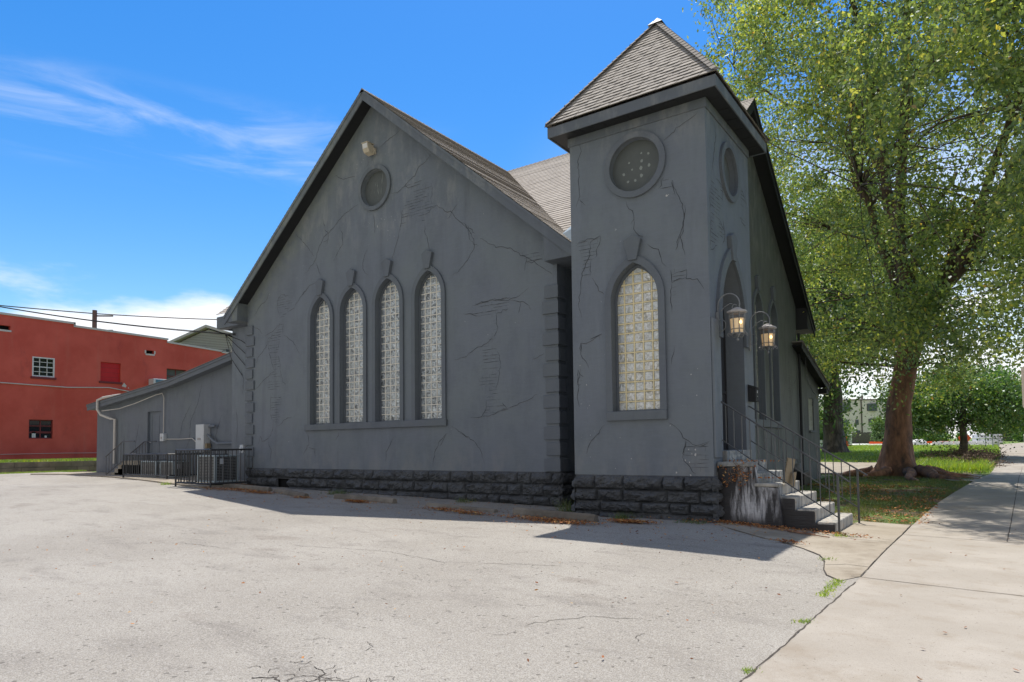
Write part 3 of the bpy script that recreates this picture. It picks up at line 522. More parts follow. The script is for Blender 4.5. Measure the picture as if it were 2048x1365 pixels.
# --- tower
TX0, TX1, TY0, TY1, TZ = -7.15, -4.15, 12.6, 15.5, 6.9
m = MB(); c, a, ap, sp = -5.69, .655, 3.89, 2.98
m.plate(PT, [(TX0, -.6), (TX1, -.6), (TX1, TZ), (TX0, TZ)], [lancet(c, a-.12, .68, sp, ap-.145), circ((-5.63, 5.75), .555, 48)], -.24, 0)
cracks(m, PT, CR_T, PA_T); chips(m, PT, -7.0, -4.3, -.5, 2, 14, 8); chips(m, PT, -4.9, -4.3, -.6, .1, 8, 9, s=.03); chips(m, PT, -7.0, -6.6, 0, 2, 10, 10)
chips(m, PT, -5.0, -4.9, 4.9, 5.0, 2, 11, s=.03)
part(m, 'tower_wall', ['slate_paint', 'crack_line', 'chip_white', 'crack_highlight'], recalc=False)
def tower_window():
    r = lancet_window(PT, c, a, .70, sp, ap, 'block_warm', -.19, fr=.14, ks=True)
    m = MB(); m.box(PT(c-a, .51, 0), PT(c+a, .698, .075)); m.build('sill', 'trim_paint', r, bevel=.01)
    return r
tower_window(); oculus(PT, (-5.63, 5.75), .68, .13, spots=((.2, .53), (.5, .44), (.2, .2), (-.23, -.06), (.17, -.08), (.53, -.06), (.18, -.4), (-.1, -.54), (-.41, -.53), (-.6, -.17), (-.35, .26)))
AC_, AA = 14.0, .80
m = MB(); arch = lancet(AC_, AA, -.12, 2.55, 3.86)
m.plate(PS, [(TY0+.24, -1.0), (TY1, -1.0), (TY1, TZ), (TY0+.24, TZ)], [arch, circ((14.03, 5.70), .50, 48)], -.40, 0)
cracks(m, PS, CR_S, PA_S, .018); part(m, 'tower_side_wall', ['slate_paint', 'crack_line', 'chip_white', 'crack_highlight'], recalc=False)
m = MB(); m.box((TX0, TY0+.24, -.6), (TX0+.24, TY1, TZ)); m.box((TX0+.24, TY1-.24, -.6), (TX1-.4, TY1, TZ)); part(m, 'tower_wall', 'slate_paint')
oculus(PS, (14.03, 5.70), .62, .13, scr=6)
m = MB(); o = lancet(AC_, AA+.22, 2.1, 2.55, 4.12)[1:]+[lancet(AC_, AA+.22, 2.1, 2.55, 4.12)[0]]; i = lancet(AC_, AA, 2.1, 2.55, 3.86)[1:]+[lancet(AC_, AA, 2.1, 2.55, 3.86)[0]]; n = len(o)
vs = [PS(u, v, .06) for u, v in o]+[PS(u, v, .06) for u, v in i]+[PS(u, v, -.01) for u, v in o]+[PS(u, v, -.01) for u, v in i]
m.add(vs, [f for k in range(n-1) for f in ((k, k+1, n+k+1, n+k), (k, 2*n+k, 2*n+k+1, k+1), (n+k, n+k+1, 3*n+k+1, 3*n+k))]+[(0, n, 3*n, 2*n), (n-1, 2*n-1, 4*n-1, 3*n-1)])
ar = m.build('entry_arch', 'trim_paint', church); keystone(PS, AC_, 3.80, ar, 1.15)
m = MB(); m.box((-4.62, 13.1, -.12), (-4.56, 14.9, 4.0)); dd = m.build('entry_door', 'dark_paint', church)
m = MB()
for u in (13.22, 14.0, 14.72): m.box((-4.56, u, -.1), (-4.535, u+.06, 2.4))
for v in (.1, 1.1, 2.34): m.box((-4.56, 13.22, v), (-4.537, 14.78, v+.07))
m.build('door_rails', 'dark_paint', dd)
m = MB(); m.box((TX1, 12.62, -.25), (TX1+.05, 12.98, 2.42)); m.box((TX1, 12.98, .55), (TX1+.03, 13.12, 2.1)); part(m, 'corner_pilaster', 'slate_paint', bevel=.01)
# tower eaves and pyramid roof
EX0, EX1, EY0, EY1, EZ = -7.52, -3.78, 12.2, 15.88, 6.94
m = MB(); m.box((EX0+.05, EY0+.05, 6.70), (EX1-.05, EY1-.05, 6.74))
for k in range(6): m.box((EX0+.55+k*.52, EY0+.12, 6.692), (EX0+.80+k*.52, EY0+.30, 6.70)); m.box((EX1-.30, EY0+.55+k*.52, 6.692), (EX1-.12, EY0+.80+k*.52, 6.70))
part(m, 'soffit', 'black_shade_trim')
m = MB()
for a_, b_ in (((EX0+.03, EY0+.03, 6.68), (EX1-.03, EY0+.06, 6.90)), ((EX1-.06, EY0+.06, 6.68), (EX1-.03, EY1-.03, 6.90)), ((EX0+.03, EY0+.06, 6.68), (EX0+.06, EY1-.03, 6.90)), ((EX0+.06, EY1-.06, 6.68), (EX1-.06, EY1-.03, 6.90))): m.box(a_, b_)
m.box((TX0-.03, TY0-.035, 6.52), (TX1+.035, TY0, 6.70)); m.box((TX1, TY0, 6.52), (TX1+.035, TY1, 6.70))
part(m, 'fascia', 'trim_paint', bevel=.006)
def tabs(m, a, b, nrm, upv, rr):
    """raised laminated tabs along a course, each casting its own small shadow"""
    d = b-a; Ln = d.length
    if Ln < .3: return
    d = d/Ln; x = rr.uniform(0, .3); uv_ = upv.normalized()*min(.14, upv.length*.9)
    while x < Ln-.12:
        w = min(rr.uniform(.10, .30), Ln-x-.02); o = len(m.v); A, B = a+d*x, a+d*(x+w); dn = uv_*-.09; h = nrm*.006
        m.v += [tuple(q) for q in (A+dn, B+dn, A+dn+h, B+dn+h, A+uv_*.9+nrm*.003, B+uv_*.9+nrm*.003)]; fi = len(m.f)
        m.f += [(o, o+1, o+3, o+2), (o+2, o+3, o+5, o+4)]; m.m += [1, 0]; c = rr.uniform(0, 40); m.uv[fi] = [(c, 0)]*4; m.uv[fi+1] = [(c, 0), (c+w, 0), (c+w, .13), (c, .13)]; x += w+rr.uniform(.08, .35)
def courses(m, p0, p1, q0, q1, exposure=.155, lip_or_highlight=.016, seed=0, u_off=0.):
    """shingle courses between eave edge p0-p1 and top edge q0-q1 (each course lifts off the one below)"""
    p0, p1, q0, q1 = map(Vector, (p0, p1, q0, q1)); run = ((q0+q1)/2-(p0+p1)/2); hv = (p1-p0).normalized()
    nrm = hv.cross(run).normalized(); nrm = nrm if nrm.z > 0 else -nrm; up_ = run-hv*run.dot(hv); Lh = up_.length; n = max(1, int(round(Lh/exposure))); rr = random.Random(seed)
    for i in range(n):
        a, b = i/n, (i+1)/n
        A0, A1, B0, B1 = p0.lerp(q0, a), p1.lerp(q1, a), p0.lerp(q0, b), p1.lerp(q1, b)
        wl = max(1, int((A1-A0).length/.31)); off = rr.uniform(0, .31)
        l = lip_or_highlight*rr.uniform(.8, 1.3)
        up0, up1 = A0+nrm*l, A1+nrm*l; B0n, B1n = B0+nrm*.001, B1+nrm*.001
        fi = len(m.f); o = len(m.v); m.v += [tuple(x) for x in (A0-nrm*.004, A1-nrm*.004, up0, up1, B0n, B1n)]
        m.f += [(o, o+1, o+3, o+2), (o+2, o+3, o+5, o+4)]; m.m += [1, 0]
        tabs(m, up0, up1, nrm, (B0n-up0), rr)
        ua = [(x-p0).dot(hv)+off+u_off for x in (A0, A1, B0, B1)]; v0, v1 = i*.14, (i+1)*.14
        m.uv[fi] = [(ua[0], v0), (ua[1], v0), (ua[1], v0+.003), (ua[0], v0+.003)]; m.uv[fi+1] = [(ua[0], v0+.005), (ua[1], v0+.005), (ua[3], v1), (ua[2], v1)]
m = MB(); ap_ = (-5.64, 14.02, 9.52); cs = [(EX0, EY0, EZ), (EX1, EY0, EZ), (EX1, EY1, EZ), (EX0, EY1, EZ)]
for k in range(4): courses(m, cs[k], cs[(k+1) % 4], ap_, ap_, .122, .012, seed=k)
tr_ = m.build('tower_roof', ['shingle', 'shingle_edge'], church)
m = MB()
for cc in cs:
    a_, b_ = Vector(cc), Vector(ap_); d = (b_-a_); n = int(d.length/.15); sx = d.normalized().cross(Vector((0, 0, 1))).normalized()
    for k in range(n):
        c0 = a_+d*(k/n); c1 = a_+d*((k+1.15)/n); m.add([c0-sx*.10+Vector((0, 0, .015)), c0+Vector((0, 0, .075)), c0+sx*.10+Vector((0, 0, .015)), c1-sx*.10+Vector((0, 0, .0)), c1+Vector((0, 0, .055)), c1+sx*.10], [(0, 1, 4, 3), (1, 2, 5, 4), (0, 2, 1)])
m.build('hip_cap', 'shingle', tr_)
m = MB(); m.add([(ap_[0]+x*.17, ap_[1]+y*.17, ap_[2]-.10) for x, y in ((-1, -1), (1, -1), (1, 1), (-1, 1))]+[(ap_[0], ap_[1], ap_[2]+.10)], [(0, 1, 4), (1, 2, 4), (2, 3, 4), (3, 0, 4)]); m.build('metal_cap', 'white_metal', tr_)
m = MB(); m.box((EX0+.1, EY0+.1, 6.76), (EX1-.1, EY1-.1, 6.9)); m.build('roof_deck', 'trim_paint', tr_)

# --- main roofs
KA, RZ, RX = .842, 10.30, -14.2          # ridge along Y over the car-park gable
KB, RY, BZ, KB2 = .82, 20.4, 10.36, .712  # ridge along X over the street gable
zA = lambda x: RZ-KA*abs(x-RX)
zB = lambda y: BZ-(KB*(RY-y) if y < RY else KB2*(y-RY))
yOfA = lambda x: RY-(BZ-zA(x))/KB         # where B's front slope meets A's slope
xOff = lambda y: (RZ-zB(y))/KA
YE = 13.05
m = MB()
for sgn in (1, -1):
    xe = RX+sgn*6.84; n = 62
    pts = [xe+(RX-xe)*i/n for i in range(n+1)]
    for i in range(n):
        x0, x1 = pts[i], pts[i+1]
        y0, y1 = max(yOfA(x0), YE+.3)+.02, max(yOfA(x1), YE+.3)+.02
        A0, A1, B0, B1 = Vector((x0, YE, zA(x0))), Vector((x0, y0, zA(x0))), Vector((x1, YE, zA(x1))), Vector((x1, y1, zA(x1)))
        nr = Vector((sgn*KA, 0, 1)).normalized(); l = .012*rnd.uniform(.8, 1.3); o = len(m.v); fi = len(m.f); off = rnd.uniform(0, .31)
        m.v += [tuple(q) for q in (A0-nr*.004, A1-nr*.004, A0+nr*l, A1+nr*l, B0, B1)]
        m.f += [(o, o+1, o+3, o+2), (o+2, o+3, o+5, o+4)]; m.m += [1, 0]
        m.uv[fi] = [(off, i*.14), (off+1, i*.14), (off+1, i*.14), (off, i*.14)]
        m.uv[fi+1] = [(off+YE, i*.14+.005), (off+y0, i*.14+.005), (off+y1, (i+1)*.14), (off+YE, (i+1)*.14)]
ra = m.build('roof', ['shingle', 'shingle_edge'], church)
m = MB(); n = 50
for i in range(n):
    k = .14
    a, b = 13.75+(RY-13.75)*i/n, 13.75+(RY-13.75)*(i+1)/n
    for sgn, xend in ((1, -5.2), (-1, -22.6)):
        X0, X1 = RX+sgn*(xOff(a)-.02), RX+sgn*(xOff(b)-.02)
        A0, A1, B0, B1 = Vector((X0, a, zB(a))), Vector((xend, a, zB(a))), Vector((X1, b, zB(b))), Vector((xend, b, zB(b)))
        nr = Vector((0, -KB, 1)).normalized(); l = .012*rnd.uniform(.8, 1.3); o = len(m.v); fi = len(m.f); off = rnd.uniform(0, .31)
        m.v += [tuple(q) for q in (A0-nr*.004, A1-nr*.004, A0+nr*l, A1+nr*l, B0, B1)]; m.f += [(o, o+1, o+3, o+2), (o+2, o+3, o+5, o+4)]; m.m += [1, 0]
        m.uv[fi] = [(off, i*k)]*4; m.uv[fi+1] = [(off+X0, i*k+.005), (off+xend, i*k+.005), (off+xend, i*k+k), (off+X1, i*k+k)]
courses(m, (-5.2, 28.6, zB(28.6)), (-22.6, 28.6, zB(28.6)), (-5.2, RY, BZ), (-22.6, RY, BZ), seed=5)
m.build('roof', ['shingle', 'shingle_edge'], church)
m = MB()
for i in range(44):
    y = YE+i*.172; m.add([(RX-.14, y, RZ-.10), (RX, y, RZ+.035), (RX+.14, y, RZ-.10), (RX-.14, y+.2, RZ-.115), (RX, y+.2, RZ+.02), (RX+.14, y+.2, RZ-.115)], [(0, 1, 4, 3), (1, 2, 5, 4), (0, 2, 1)])
for i in range(88):
    x = -5.2-i*.195; m.add([(x, RY-.14, BZ-.10), (x, RY, BZ+.035), (x, RY+.14, BZ-.09), (x-.22, RY-.14, BZ-.115), (x-.22, RY, BZ+.02), (x-.22, RY+.14, BZ-.10)], [(0, 1, 4, 3), (1, 2, 5, 4), (0, 2, 1)])
m.build('ridge_cap', 'shingle', ra)
# barge boards and soffits of the car-park gable
def sloped(m, P0, P1, h, t, dv, mi=0):
    """board from P0 to P1, hanging h below the line, t thick along dv"""
    P0, P1, dv = Vector(P0), Vector(P1), Vector(dv)*t; dn = Vector((0, 0, -h))
    m.add([P0, P1, P1+dn, P0+dn, P0+dv, P1+dv, P1+dn+dv, P0+dn+dv], [(0, 1, 2, 3), (4, 7, 6, 5), (0, 4, 5, 1), (3, 2, 6, 7), (0, 3, 7, 4), (1, 5, 6, 2)], mi)
m = MB(); e = 6.80
for s in (1, -1):
    sloped(m, (RX, YE+.02, RZ-.012), (RX+s*e, YE+.02, zA(RX+s*e)-.012), .30, .035, (0, 1, 0)); sloped(m, (RX, YE, RZ-.01), (RX+s*(e+.02), YE, zA(RX+s*(e+.02))-.01), .09, .02, (0, 1, 0))
part(m, 'bargeboard', 'trim_paint')
m = MB()
for s in (1, -1): sloped(m, (RX, YE+.055, RZ-.20), (RX+s*6.6, YE+.055, zA(RX+s*6.6)-.20), .03, .445, (0, 1, 0))
part(m, 'soffit', 'black_shade_trim')
m = MB()
def evbox(x0, x1, y0, y1, zb, ztop):       # boxed eave return with a sloping top
    m.add([(x0, y0, zb), (x1, y0, zb), (x1, y0, ztop(x1)), (x0, y0, ztop(x0)), (x0, y1, zb), (x1, y1, zb), (x1, y1, ztop(x1)), (x0, y1, ztop(x0))], [(0, 1, 2, 3), (4, 7, 6, 5), (0, 4, 5, 1), (1, 5, 6, 2), (3, 2, 6, 7), (0, 3, 7, 4)])
evbox(-8.17, -7.44, YE+.06, 13.5, 4.30, lambda x: zA(x)-.03); evbox(-7.62, -7.44, 13.5, 15.2, 4.30, lambda x: zA(x)-.03); evbox(-8.06, -7.62, 13.5, 15.2, 4.30, lambda x: 4.34)
part(m, 'eave_return', 'trim_paint'); m = MB(); evbox(-20.96, -20.30, YE+.06, 14.1, 4.34, lambda x: zA(x)-.03)
part(m, 'eave_return', 'trim_paint')
m = MB(); m.box((-22.6, 13.78, 4.40), (-20.35, 13.82, 4.82)); m.box((-22.6, 13.82, 4.40), (-20.35, 14.12, 4.43)); m.box((-22.6, 13.8, 4.40), (-22.56, 20, 4.78)); part(m, 'fascia', 'trim_paint')
# valley flashing torn up beside the tower
m = MB(); m.add([(-7.98, 13.55, 4.98), (-7.5, 13.2, 4.55), (-7.30, 13.15, 4.62), (-7.2, 13.3, 5.1), (-7.75, 13.75, 5.25), (-7.16, 13.6, 5.5)], [(0, 1, 2), (0, 2, 3, 4), (4, 3, 5)]); part(m, 'torn_flashing', 'ac_body')
# street gable boards
m = MB(); XR = -5.2
for sg, ye, kk in ((1, 28.55, KB2), (-1, 14.2, KB)):
    f_ = lambda y: zB(y)-.012
    sloped(m, (XR-.03, RY, f_(RY)), (XR-.03, ye, f_(ye)), .34, .04, (-1, 0, 0)); sloped(m, (XR, RY, f_(RY)), (XR, ye+sg*.02, f_(ye+sg*.02)), .10, .03, (-1, 0, 0))
part(m, 'bargeboard', 'black_shade_trim')
m = MB(); sloped(m, (XR-.07, RY, zB(RY)-.24), (XR-.07, 28.3, zB(28.3)-.24), .03, .38, (-1, 0, 0)); sloped(m, (XR-.07, RY, zB(RY)-.24), (XR-.07, 15.2, zB(15.2)-.24), .03, .38, (-1, 0, 0)); part(m, 'soffit', 'black_shade_trim')
m = MB(); yy0, yy1 = 27.3, 28.56
m.add([(XR-.06, yy0, 4.35), (XR-.06, yy1, 4.35), (XR-.06, yy1, zB(yy1)-.02), (XR-.06, yy0, zB(yy0)-.02), (-8, yy0, 4.35), (-8, yy1, 4.35), (-8, yy1, zB(yy1)-.02), (-8, yy0, zB(yy0)-.02)], [(0, 1, 2, 3), (4, 7, 6, 5), (0, 4, 5, 1), (1, 5, 6, 2), (3, 2, 6, 7), (0, 3, 7, 4)]); part(m, 'eave_return', 'black_shade_trim')
# quoins
def quoin(x, z, w, s):
    m = MB(); h = .30
    if s > 0: m.box((x-w, 13.5-.05, z), (x+.045, 13.5, z+h)); m.box((x, 13.5, z), (x+.045, 13.5+w*.9, z+h))
    else: m.box((x-.045, 13.5-.05, z), (x+w, 13.5, z+h)); m.box((x-.045, 13.5, z), (x, 13.5+w*.9, z+h))
    return m
for k in range(12):
    z = -.585+k*.372
    if z < 3.85: quoin(-8.06, z, .40 if k % 2 == 0 else .33, 1).build('quoin', 'trim_paint', church, bevel=.008)
for k in range(13):
    z = -.585+k*.372
    if z < 4.1: quoin(-20.3, z, .34 if k % 2 == 0 else .42, -1).build('quoin', 'trim_paint', church, bevel=.008)
# drainpipe in the gap
m = MB(); m.tube([(-7.62, 14.2, 4.3), (-7.62, 14.2, -1.3)], .05); part(m, 'drainpipe', 'dark_paint')

# --- rock-faced stone base
def stonewall(P, u0, u1, ztop, zbot, seed, hole=None, proj=.05):
    m = MB(); rr = random.Random(seed); z = ztop; row = 0
    while z > zbot:
        h = rr.choice((.22, .26, .28, .24)); h = .29 if row == 0 else h; zb = z-h; u = u0-rr.uniform(0, .3)*(row > -1)
        while u < u1:
            w = rr.uniform(.34, 1.0); a, b = max(u, u0), min(u+w, u1); u += w
            if u1-b < .12: b = u1; u = u1
            if b-a < .05: continue
            if hole and zb < hole[3]-.03 and z > hole[2]+.03 and a < hole[1] and b > hole[0]:
                segs = [(a, hole[0]), (hole[1], b)]
            else: segs = [(a, b)]
            for a2, b2 in segs:
                if b2-a2 < .04: continue
                nx = max(3, int((b2-a2)/.03)); nz = 9; sd = rr.uniform(0, 99); bul = rr.uniform(.03, .075); o = len(m.v); ph = rr.uniform(-.3, .3)
                for j in range(nz+1):
                    for i in range(nx+1):
                        s_, t_ = i/nx, j/nz; e_ = (1-abs(2*s_-1)**10)*(1-abs(2*t_-1)**8)
                        qx = a2+s_*(b2-a2); ww = -.02+e_*(proj*.8+bul*(1-abs(2*(t_+ph*.3)-1)**1.6)+.075*noise.noise(Vector((qx*4+sd, t_*h*7, sd)))+.06*abs(noise.noise(Vector((qx*9+t_*h*8, t_*h*12, sd))))+.022*noise.noise(Vector((qx*26, t_*h*26, sd))))
                        m.v.append(P(a2+s_*(b2-a2), zb+t_*h, ww))
                for j in range(nz):
                    for i in range(nx): q = o+j*(nx+1)+i; m.f.append((q, q+1, q+nx+2, q+nx+1)); m.m.append(0)
        z = zb; row += 1
    return m
m = stonewall(PA, -20.25, -8.0, -.60, -1.75, 3, hole=(-18.62, -18.05, -1.4, -.93)); s2 = stonewall(lambda u, v, w: (-8.06+w, u, v), 13.44, 15.2, -.6, -1.75, 9); m.add(s2.v, s2.f)
m.add([PA(-20.3, -1.9, -.04), PA(-18.62, -1.9, -.04), PA(-18.62, -.6, -.04), PA(-20.3, -.6, -.04)], [(0, 1, 2, 3)]); m.add([PA(-18.05, -1.9, -.04), PA(-8, -1.9, -.04), PA(-8, -.6, -.04), PA(-18.05, -.6, -.04)], [(0, 1, 2, 3)])
m.add([PA(-18.62, -.93, -.04), PA(-18.05, -.93, -.04), PA(-18.05, -.6, -.04), PA(-18.62, -.6, -.04)], [(0, 1, 2, 3)])
m.box((-20.3, 13.5, -.63), (-8.04, 13.74, -.6)); part(m, 'stone_foundation', 'stone_paint', recalc=False)
m = MB(); m.box((-18.75, 13.62, -1.7), (-17.95, 13.68, -.62)); m.build('crawl_vent', 'dark_void', church)
m = stonewall(PT, -7.17, -4.08, -.60, -1.8, 21); s2 = stonewall(lambda u, v, w: (-4.15+w, u, v), 12.54, 15.55, -.6, -1.8, 22); m.add(s2.v, s2.f); s2 = stonewall(lambda u, v, w: (-7.15-w, -u, v), -15.3, -12.54, -.6, -1.8, 23); m.add(s2.v, s2.f)
m.add([PT(-7.15, -1.9, -.04), PT(-4.12, -1.9, -.04), PT(-4.12, -.6, -.04), PT(-7.15, -.6, -.04)], [(0, 1, 2, 3)]); m.box((-7.15, 12.6, -.63), (-4.15, 15.5, -.6)); part(m, 'stone_foundation', 'stone_paint', recalc=False)
m = stonewall(lambda u, v, w: (-5.65+w, u, v), 15.5, 27.2, -.95, -1.8, 31, proj=.02); m.box((-5.9, 15.5, -1.9), (-5.69, 31, -.9)); part(m, 'stone_foundation', 'stone_paint', recalc=False)

# --- left wing (lean-to)
WY = 15.0
m = MB(); topz = 0
m.plate(PW, [(-34.55, -1.3), (-22.15, -1.3), (-22.15, 3.62), (-27.8, 2.74), (-34.55, 2.06)], [[(-29.85, -.38), (-28.72, -.38), (-28.72, 1.72), (-29.85, 1.72)]], -.2, 0)
for k, pts in enumerate(([(-25.6, 2.7), (-25.9, 1.9), (-26.4, 1.2), (-26.5, .4), (-26.9, -.1)], [(-26.4, 1.9), (-27.0, 1.2), (-27.3, .4)], [(-23.2, 2.6), (-23.5, 1.8), (-23.4, .9)], [(-30.6, 1.2), (-30.9, .3), (-30.7, -.6)], [(-31.9, .8), (-32.0, -.2)], [(-24.2, 1.4), (-24.6, .6), (-24.3, -.2)])): ribbon(m, PW, pts, .02, seed=k)
m.box((-34.55, 15.2, -1.3), (-34.35, 24, 2.2)); part(m, 'wing_wall', ['wing_paint', 'crack_line'], recalc=False)
m = MB(); m.box((-29.85, 15.10, -.38), (-28.72, 15.14, 1.72)); d = part(m, 'side_door', 'wing_paint')
m = MB(); m.lathe((-29.68, 15.04, .40), [(.0, -.03), (.035, -.02), (.035, .02), (.0, .03)], 10); m.box((-29.70, 15.03, .385), (-29.66, 15.1, .415)); m.build('knob', 'white_metal', d)
m = MB()
for u in (-29.66, -29.05): m.box((u-.0, 15.088, -.2), (u+.03, 15.10, 1.55))
m.box((-29.66, 15.088, .72), (-29.02, 15.10, .76)); m.build('door_moulding', 'wing_paint', d)
m = MB(); W0 = [(-34.7, 2.19), (-27.47, 2.90), (-22.95, 3.63)]
for (xa, za), (xb, zb_) in zip(W0, W0[1:]):
    sloped(m, (xa, 14.6, za), (xb, 14.6, zb_), .24, .03, (0, 1, 0)); sloped(m, (xa, 14.57, za+.03), (xb, 14.57, zb_+.03), .10, .03, (0, 1, 0)); sloped(m, (xa, 14.63, za-.18), (xb, 14.63, zb_-.18), .03, .37, (0, 1, 0))
m.box((-22.95, 14.57, 3.40), (-22.16, 15.0, 3.66)); part(m, 'wing_fascia', 'trim_paint')
m = MB()
for (xa, za), (xb, zb_) in zip(W0, W0[1:]+[(-22.16, 3.78)]): sloped(m, (xa, 14.57, za+.05), (xb, 14.57, zb_+.05), .04, 9.4, (0, 1, 0))
part(m, 'wing_roof', 'shingle')
m = MB(); m.tube([(-22.2, 14.9, 3.4), (-22.2, 14.9, -1.1)], .05, mi=0); part(m, 'drainpipe', 'dark_paint')
# --- right wing (street side)
m = MB(); m.plate(PB, [(27.2, -1.8), (31.1, -1.8), (31.1, 2.62), (27.2, 3.75)], [[(29.0, .52), (30.0, .52), (30.0, 1.82), (29.0, 1.82)]], -.2, 0); m.box((-11, 31.1, -1.8), (-5.66, 30.9, 2.6))
for k, pts in enumerate(([(28.1, 2.4), (28.0, 1.5), (28.3, .6), (28.1, -.4)], [(28.9, 1.9), (28.75, 1.0), (28.8, .1)])): ribbon(m, PB, pts, .03, seed=k+5)
part(m, 'wing_wall', ['street_slate', 'crack_line'], recalc=False)
m = MB(); m.box(PB(28.95, .44, 0), PB(30.05, .52, .08)); sw = part(m, 'small_window', 'trim_paint'); glasspanel(PB, 29.0, 30.0, .52, 1.82, -.05, 'block_side', sw, seed=4)
m = MB(); sloped(m, (-5.30, 26.4, 3.72), (-5.30, 31.65, 2.44), .22, .03, (-1, 0, 0)); sloped(m, (-5.33, 26.4, 3.66), (-5.33, 31.5, 2.42), .03, .33, (-1, 0, 0)); m.box((-5.33, 31.15, 2.12), (-8, 31.62, 2.34)); part(m, 'wing_fascia', 'black_shade_trim')
m = MB(); sloped(m, (-5.27, 26.4, 3.80), (-5.27, 31.7, 2.51), .05, 6, (-1, 0, 0)); part(m, 'wing_roof', 'shingle')
m = MB(); m.tube([(-5.57, 27.2, 4.2), (-5.57, 27.2, -1.4)], .05); part(m, 'drainpipe', 'dark_paint')

# --- entrance steps (part of the building)
m = MB(); XS = [-2.14, -2.46, -2.79, -3.11, -3.43, -3.75, -4.06]; ZS = [-1.39, -1.18, -.97, -.76, -.55, -.33, -.12]
for k in range(7):
    x, z = XS[k], ZS[k]; y0, y1 = (12.95, 14.86) if k < 5 else (12.80 if k == 5 else 13.15, 14.86)
    xb = XS[k+1]+.02 if k < 6 else -4.60
    m.box((x, y0, z-.2), (xb if k < 6 else xb, y1, z-.002), 1)
    m.box((x-.004, y0+.004, -1.8), (-4.16 if k < 6 else -4.3, y1-.004, z-.19), 1)
# black side face: one stepped slab with a wider stoop towards the tower
side = [(-4.16, -1.8), (XS[0]-.012, -1.8)]
for k in range(5): side += [(XS[k]-.012, ZS[k]-.03), (XS[k+1]-.012, ZS[k]-.03)]
side += [(XS[5]-.012, ZS[5]-.03), (-4.16, ZS[5]-.03)]
m.plate(lambda u, v, w: (u, 12.95-w, v), side, [], -.02, .028, 0)
m.plate(lambda u, v, w: (u, 12.92-w, v), [(-4.14, -1.8), (-2.95, -1.8), (-3.02, -1.2), (-3.06, -.80), (-3.42, -.78), (-3.46, -.42), (-4.14, -.42)], [], -.02, .14, 0)
m.box((-4.14, 12.74, -.42), (-3.44, 12.97, -.335), 1); m.box((-3.46, 12.76, -.785), (-3.02, 12.97, -.72), 1)
part(m, 'entry_steps', ['step_paint', 'step_tread'], bevel=.018)
# ------------------------------------------------------------------ ground
SWL = [(-1.4, -12), (-1.37, 4.66), (-1.33, 5.53), (-1.29, 6.95), (-1.22, 9.01), (-1.2, 11.46), (-1.16, 15.14), (-1.06, 18.01), (-.95, 20.52), (-.7, 24.35), (-.3, 29.9), (.2, 36.), (.55, 43.83), (.85, 50.), (1.0, 53.)]
SWR = [(x+3.3, y) for x, y in SWL]
gs = sorted(set([-400, -250, -150, -100, -70]+list(range(-56, 60, 4))+[70, 100, 150, 250, 400])); ys = sorted(set([-150, -80, -40]+list(range(-24, 116, 4))+[130, 160, 200, 260, 350, 500, 800]))
X_, Y_ = np.meshgrid(gs, ys); Z_ = gza(np.clip(X_, -150, 150), np.clip(Y_, -60, 400))-.07
me = bpy.data.meshes.new('ground'); nx = len(gs)
me.from_pydata([tuple(map(float, p)) for p in np.stack([X_, Y_, Z_], -1).reshape(-1, 3)], [], [(j*nx+i, j*nx+i+1, (j+1)*nx+i+1, (j+1)*nx+i) for j in range(len(ys)-1) for i in range(nx-1)])
me.materials.append(MATS['lawn_soil']); tag(link('ground', me), kind='structure')
CONC = [(-4.2, 12.62), (-3.75, 12.05), (-2.93, 11.33), (-2.68, 11.24), (-2.2, 10.7), (-1.91, 10.27), (-1.76, 9.79), (-1.68, 9.24), (-1.58, 8.87), (-1.4, 8.61)]
lot = [(-41.5, -10), (-1.1, -10), (-1.07, 4.66), (-1.0, 6.95), (-.95, 9.3), (-1.3, 9.6), (-1.6, 10.4), (-2.5, 11.5), (-3.7, 12.4), (-4.2, 12.9), (-4.3, 13.2), (-7.1, 13.2), (-7.1, 15.2), (-8.1, 15.2), (-8.2, 13.8), (-20.2, 13.8), (-22.5, 15.1), (-34.6, 15.3), (-36.3, 15.5), (-41.2, 15.8)]
sheet('parking_lot', lot, 0, 'asphalt', .5)
sheet('concrete_pad', [(-37.1, 13.2), (-34.1, 13.75), (-29.1, 13.3), (-23.1, 12.3), (-20.6, 12.1), (-20.25, 13.5), (-20.4, 15.1), (-34.6, 15.1), (-36.5, 15.2)], .05, 'concrete_old', 1., skirt=.12)
sheet('sidewalk', SWL+list(reversed(SWR)), .012, 'concrete', .5, skirt=.05)
AP = CONC+[(-1.24, 9.01), (-1.22, 11.46), (-1.18, 15.14), (-1.2, 15.3), (-2.07, 15.38), (-2.12, 14.9), (-2.2, 12.9), (-4.2, 12.9)]
sheet('concrete_apron', AP, .008, 'concrete_old', .5, skirt=.05)
mb = MB()
def gline(mb, pts, w, off, seg=.25, wob=.006, seed=0):
    rr = random.Random(seed)
    for (a, b), (c, d) in zip(pts, pts[1:]):
        ln = math.hypot(c-a, d-b); n = max(1, int(ln/seg)); nx_, ny_ = -(d-b)/ln, (c-a)/ln; vs = []
        for i in range(n+1):
            t = i/n; x, y = a+(c-a)*t+rr.uniform(-wob, wob), b+(d-b)*t+rr.uniform(-wob, wob); ww = w*rr.uniform(.5, 1.)*.5; z = gz(x, y)+off
            vs += [(x+nx_*ww, y+ny_*ww, z), (x-nx_*ww, y-ny_*ww, z)]
        mb.add(vs, [(2*i, 2*i+1, 2*i+3, 2*i+2) for i in range(n)])
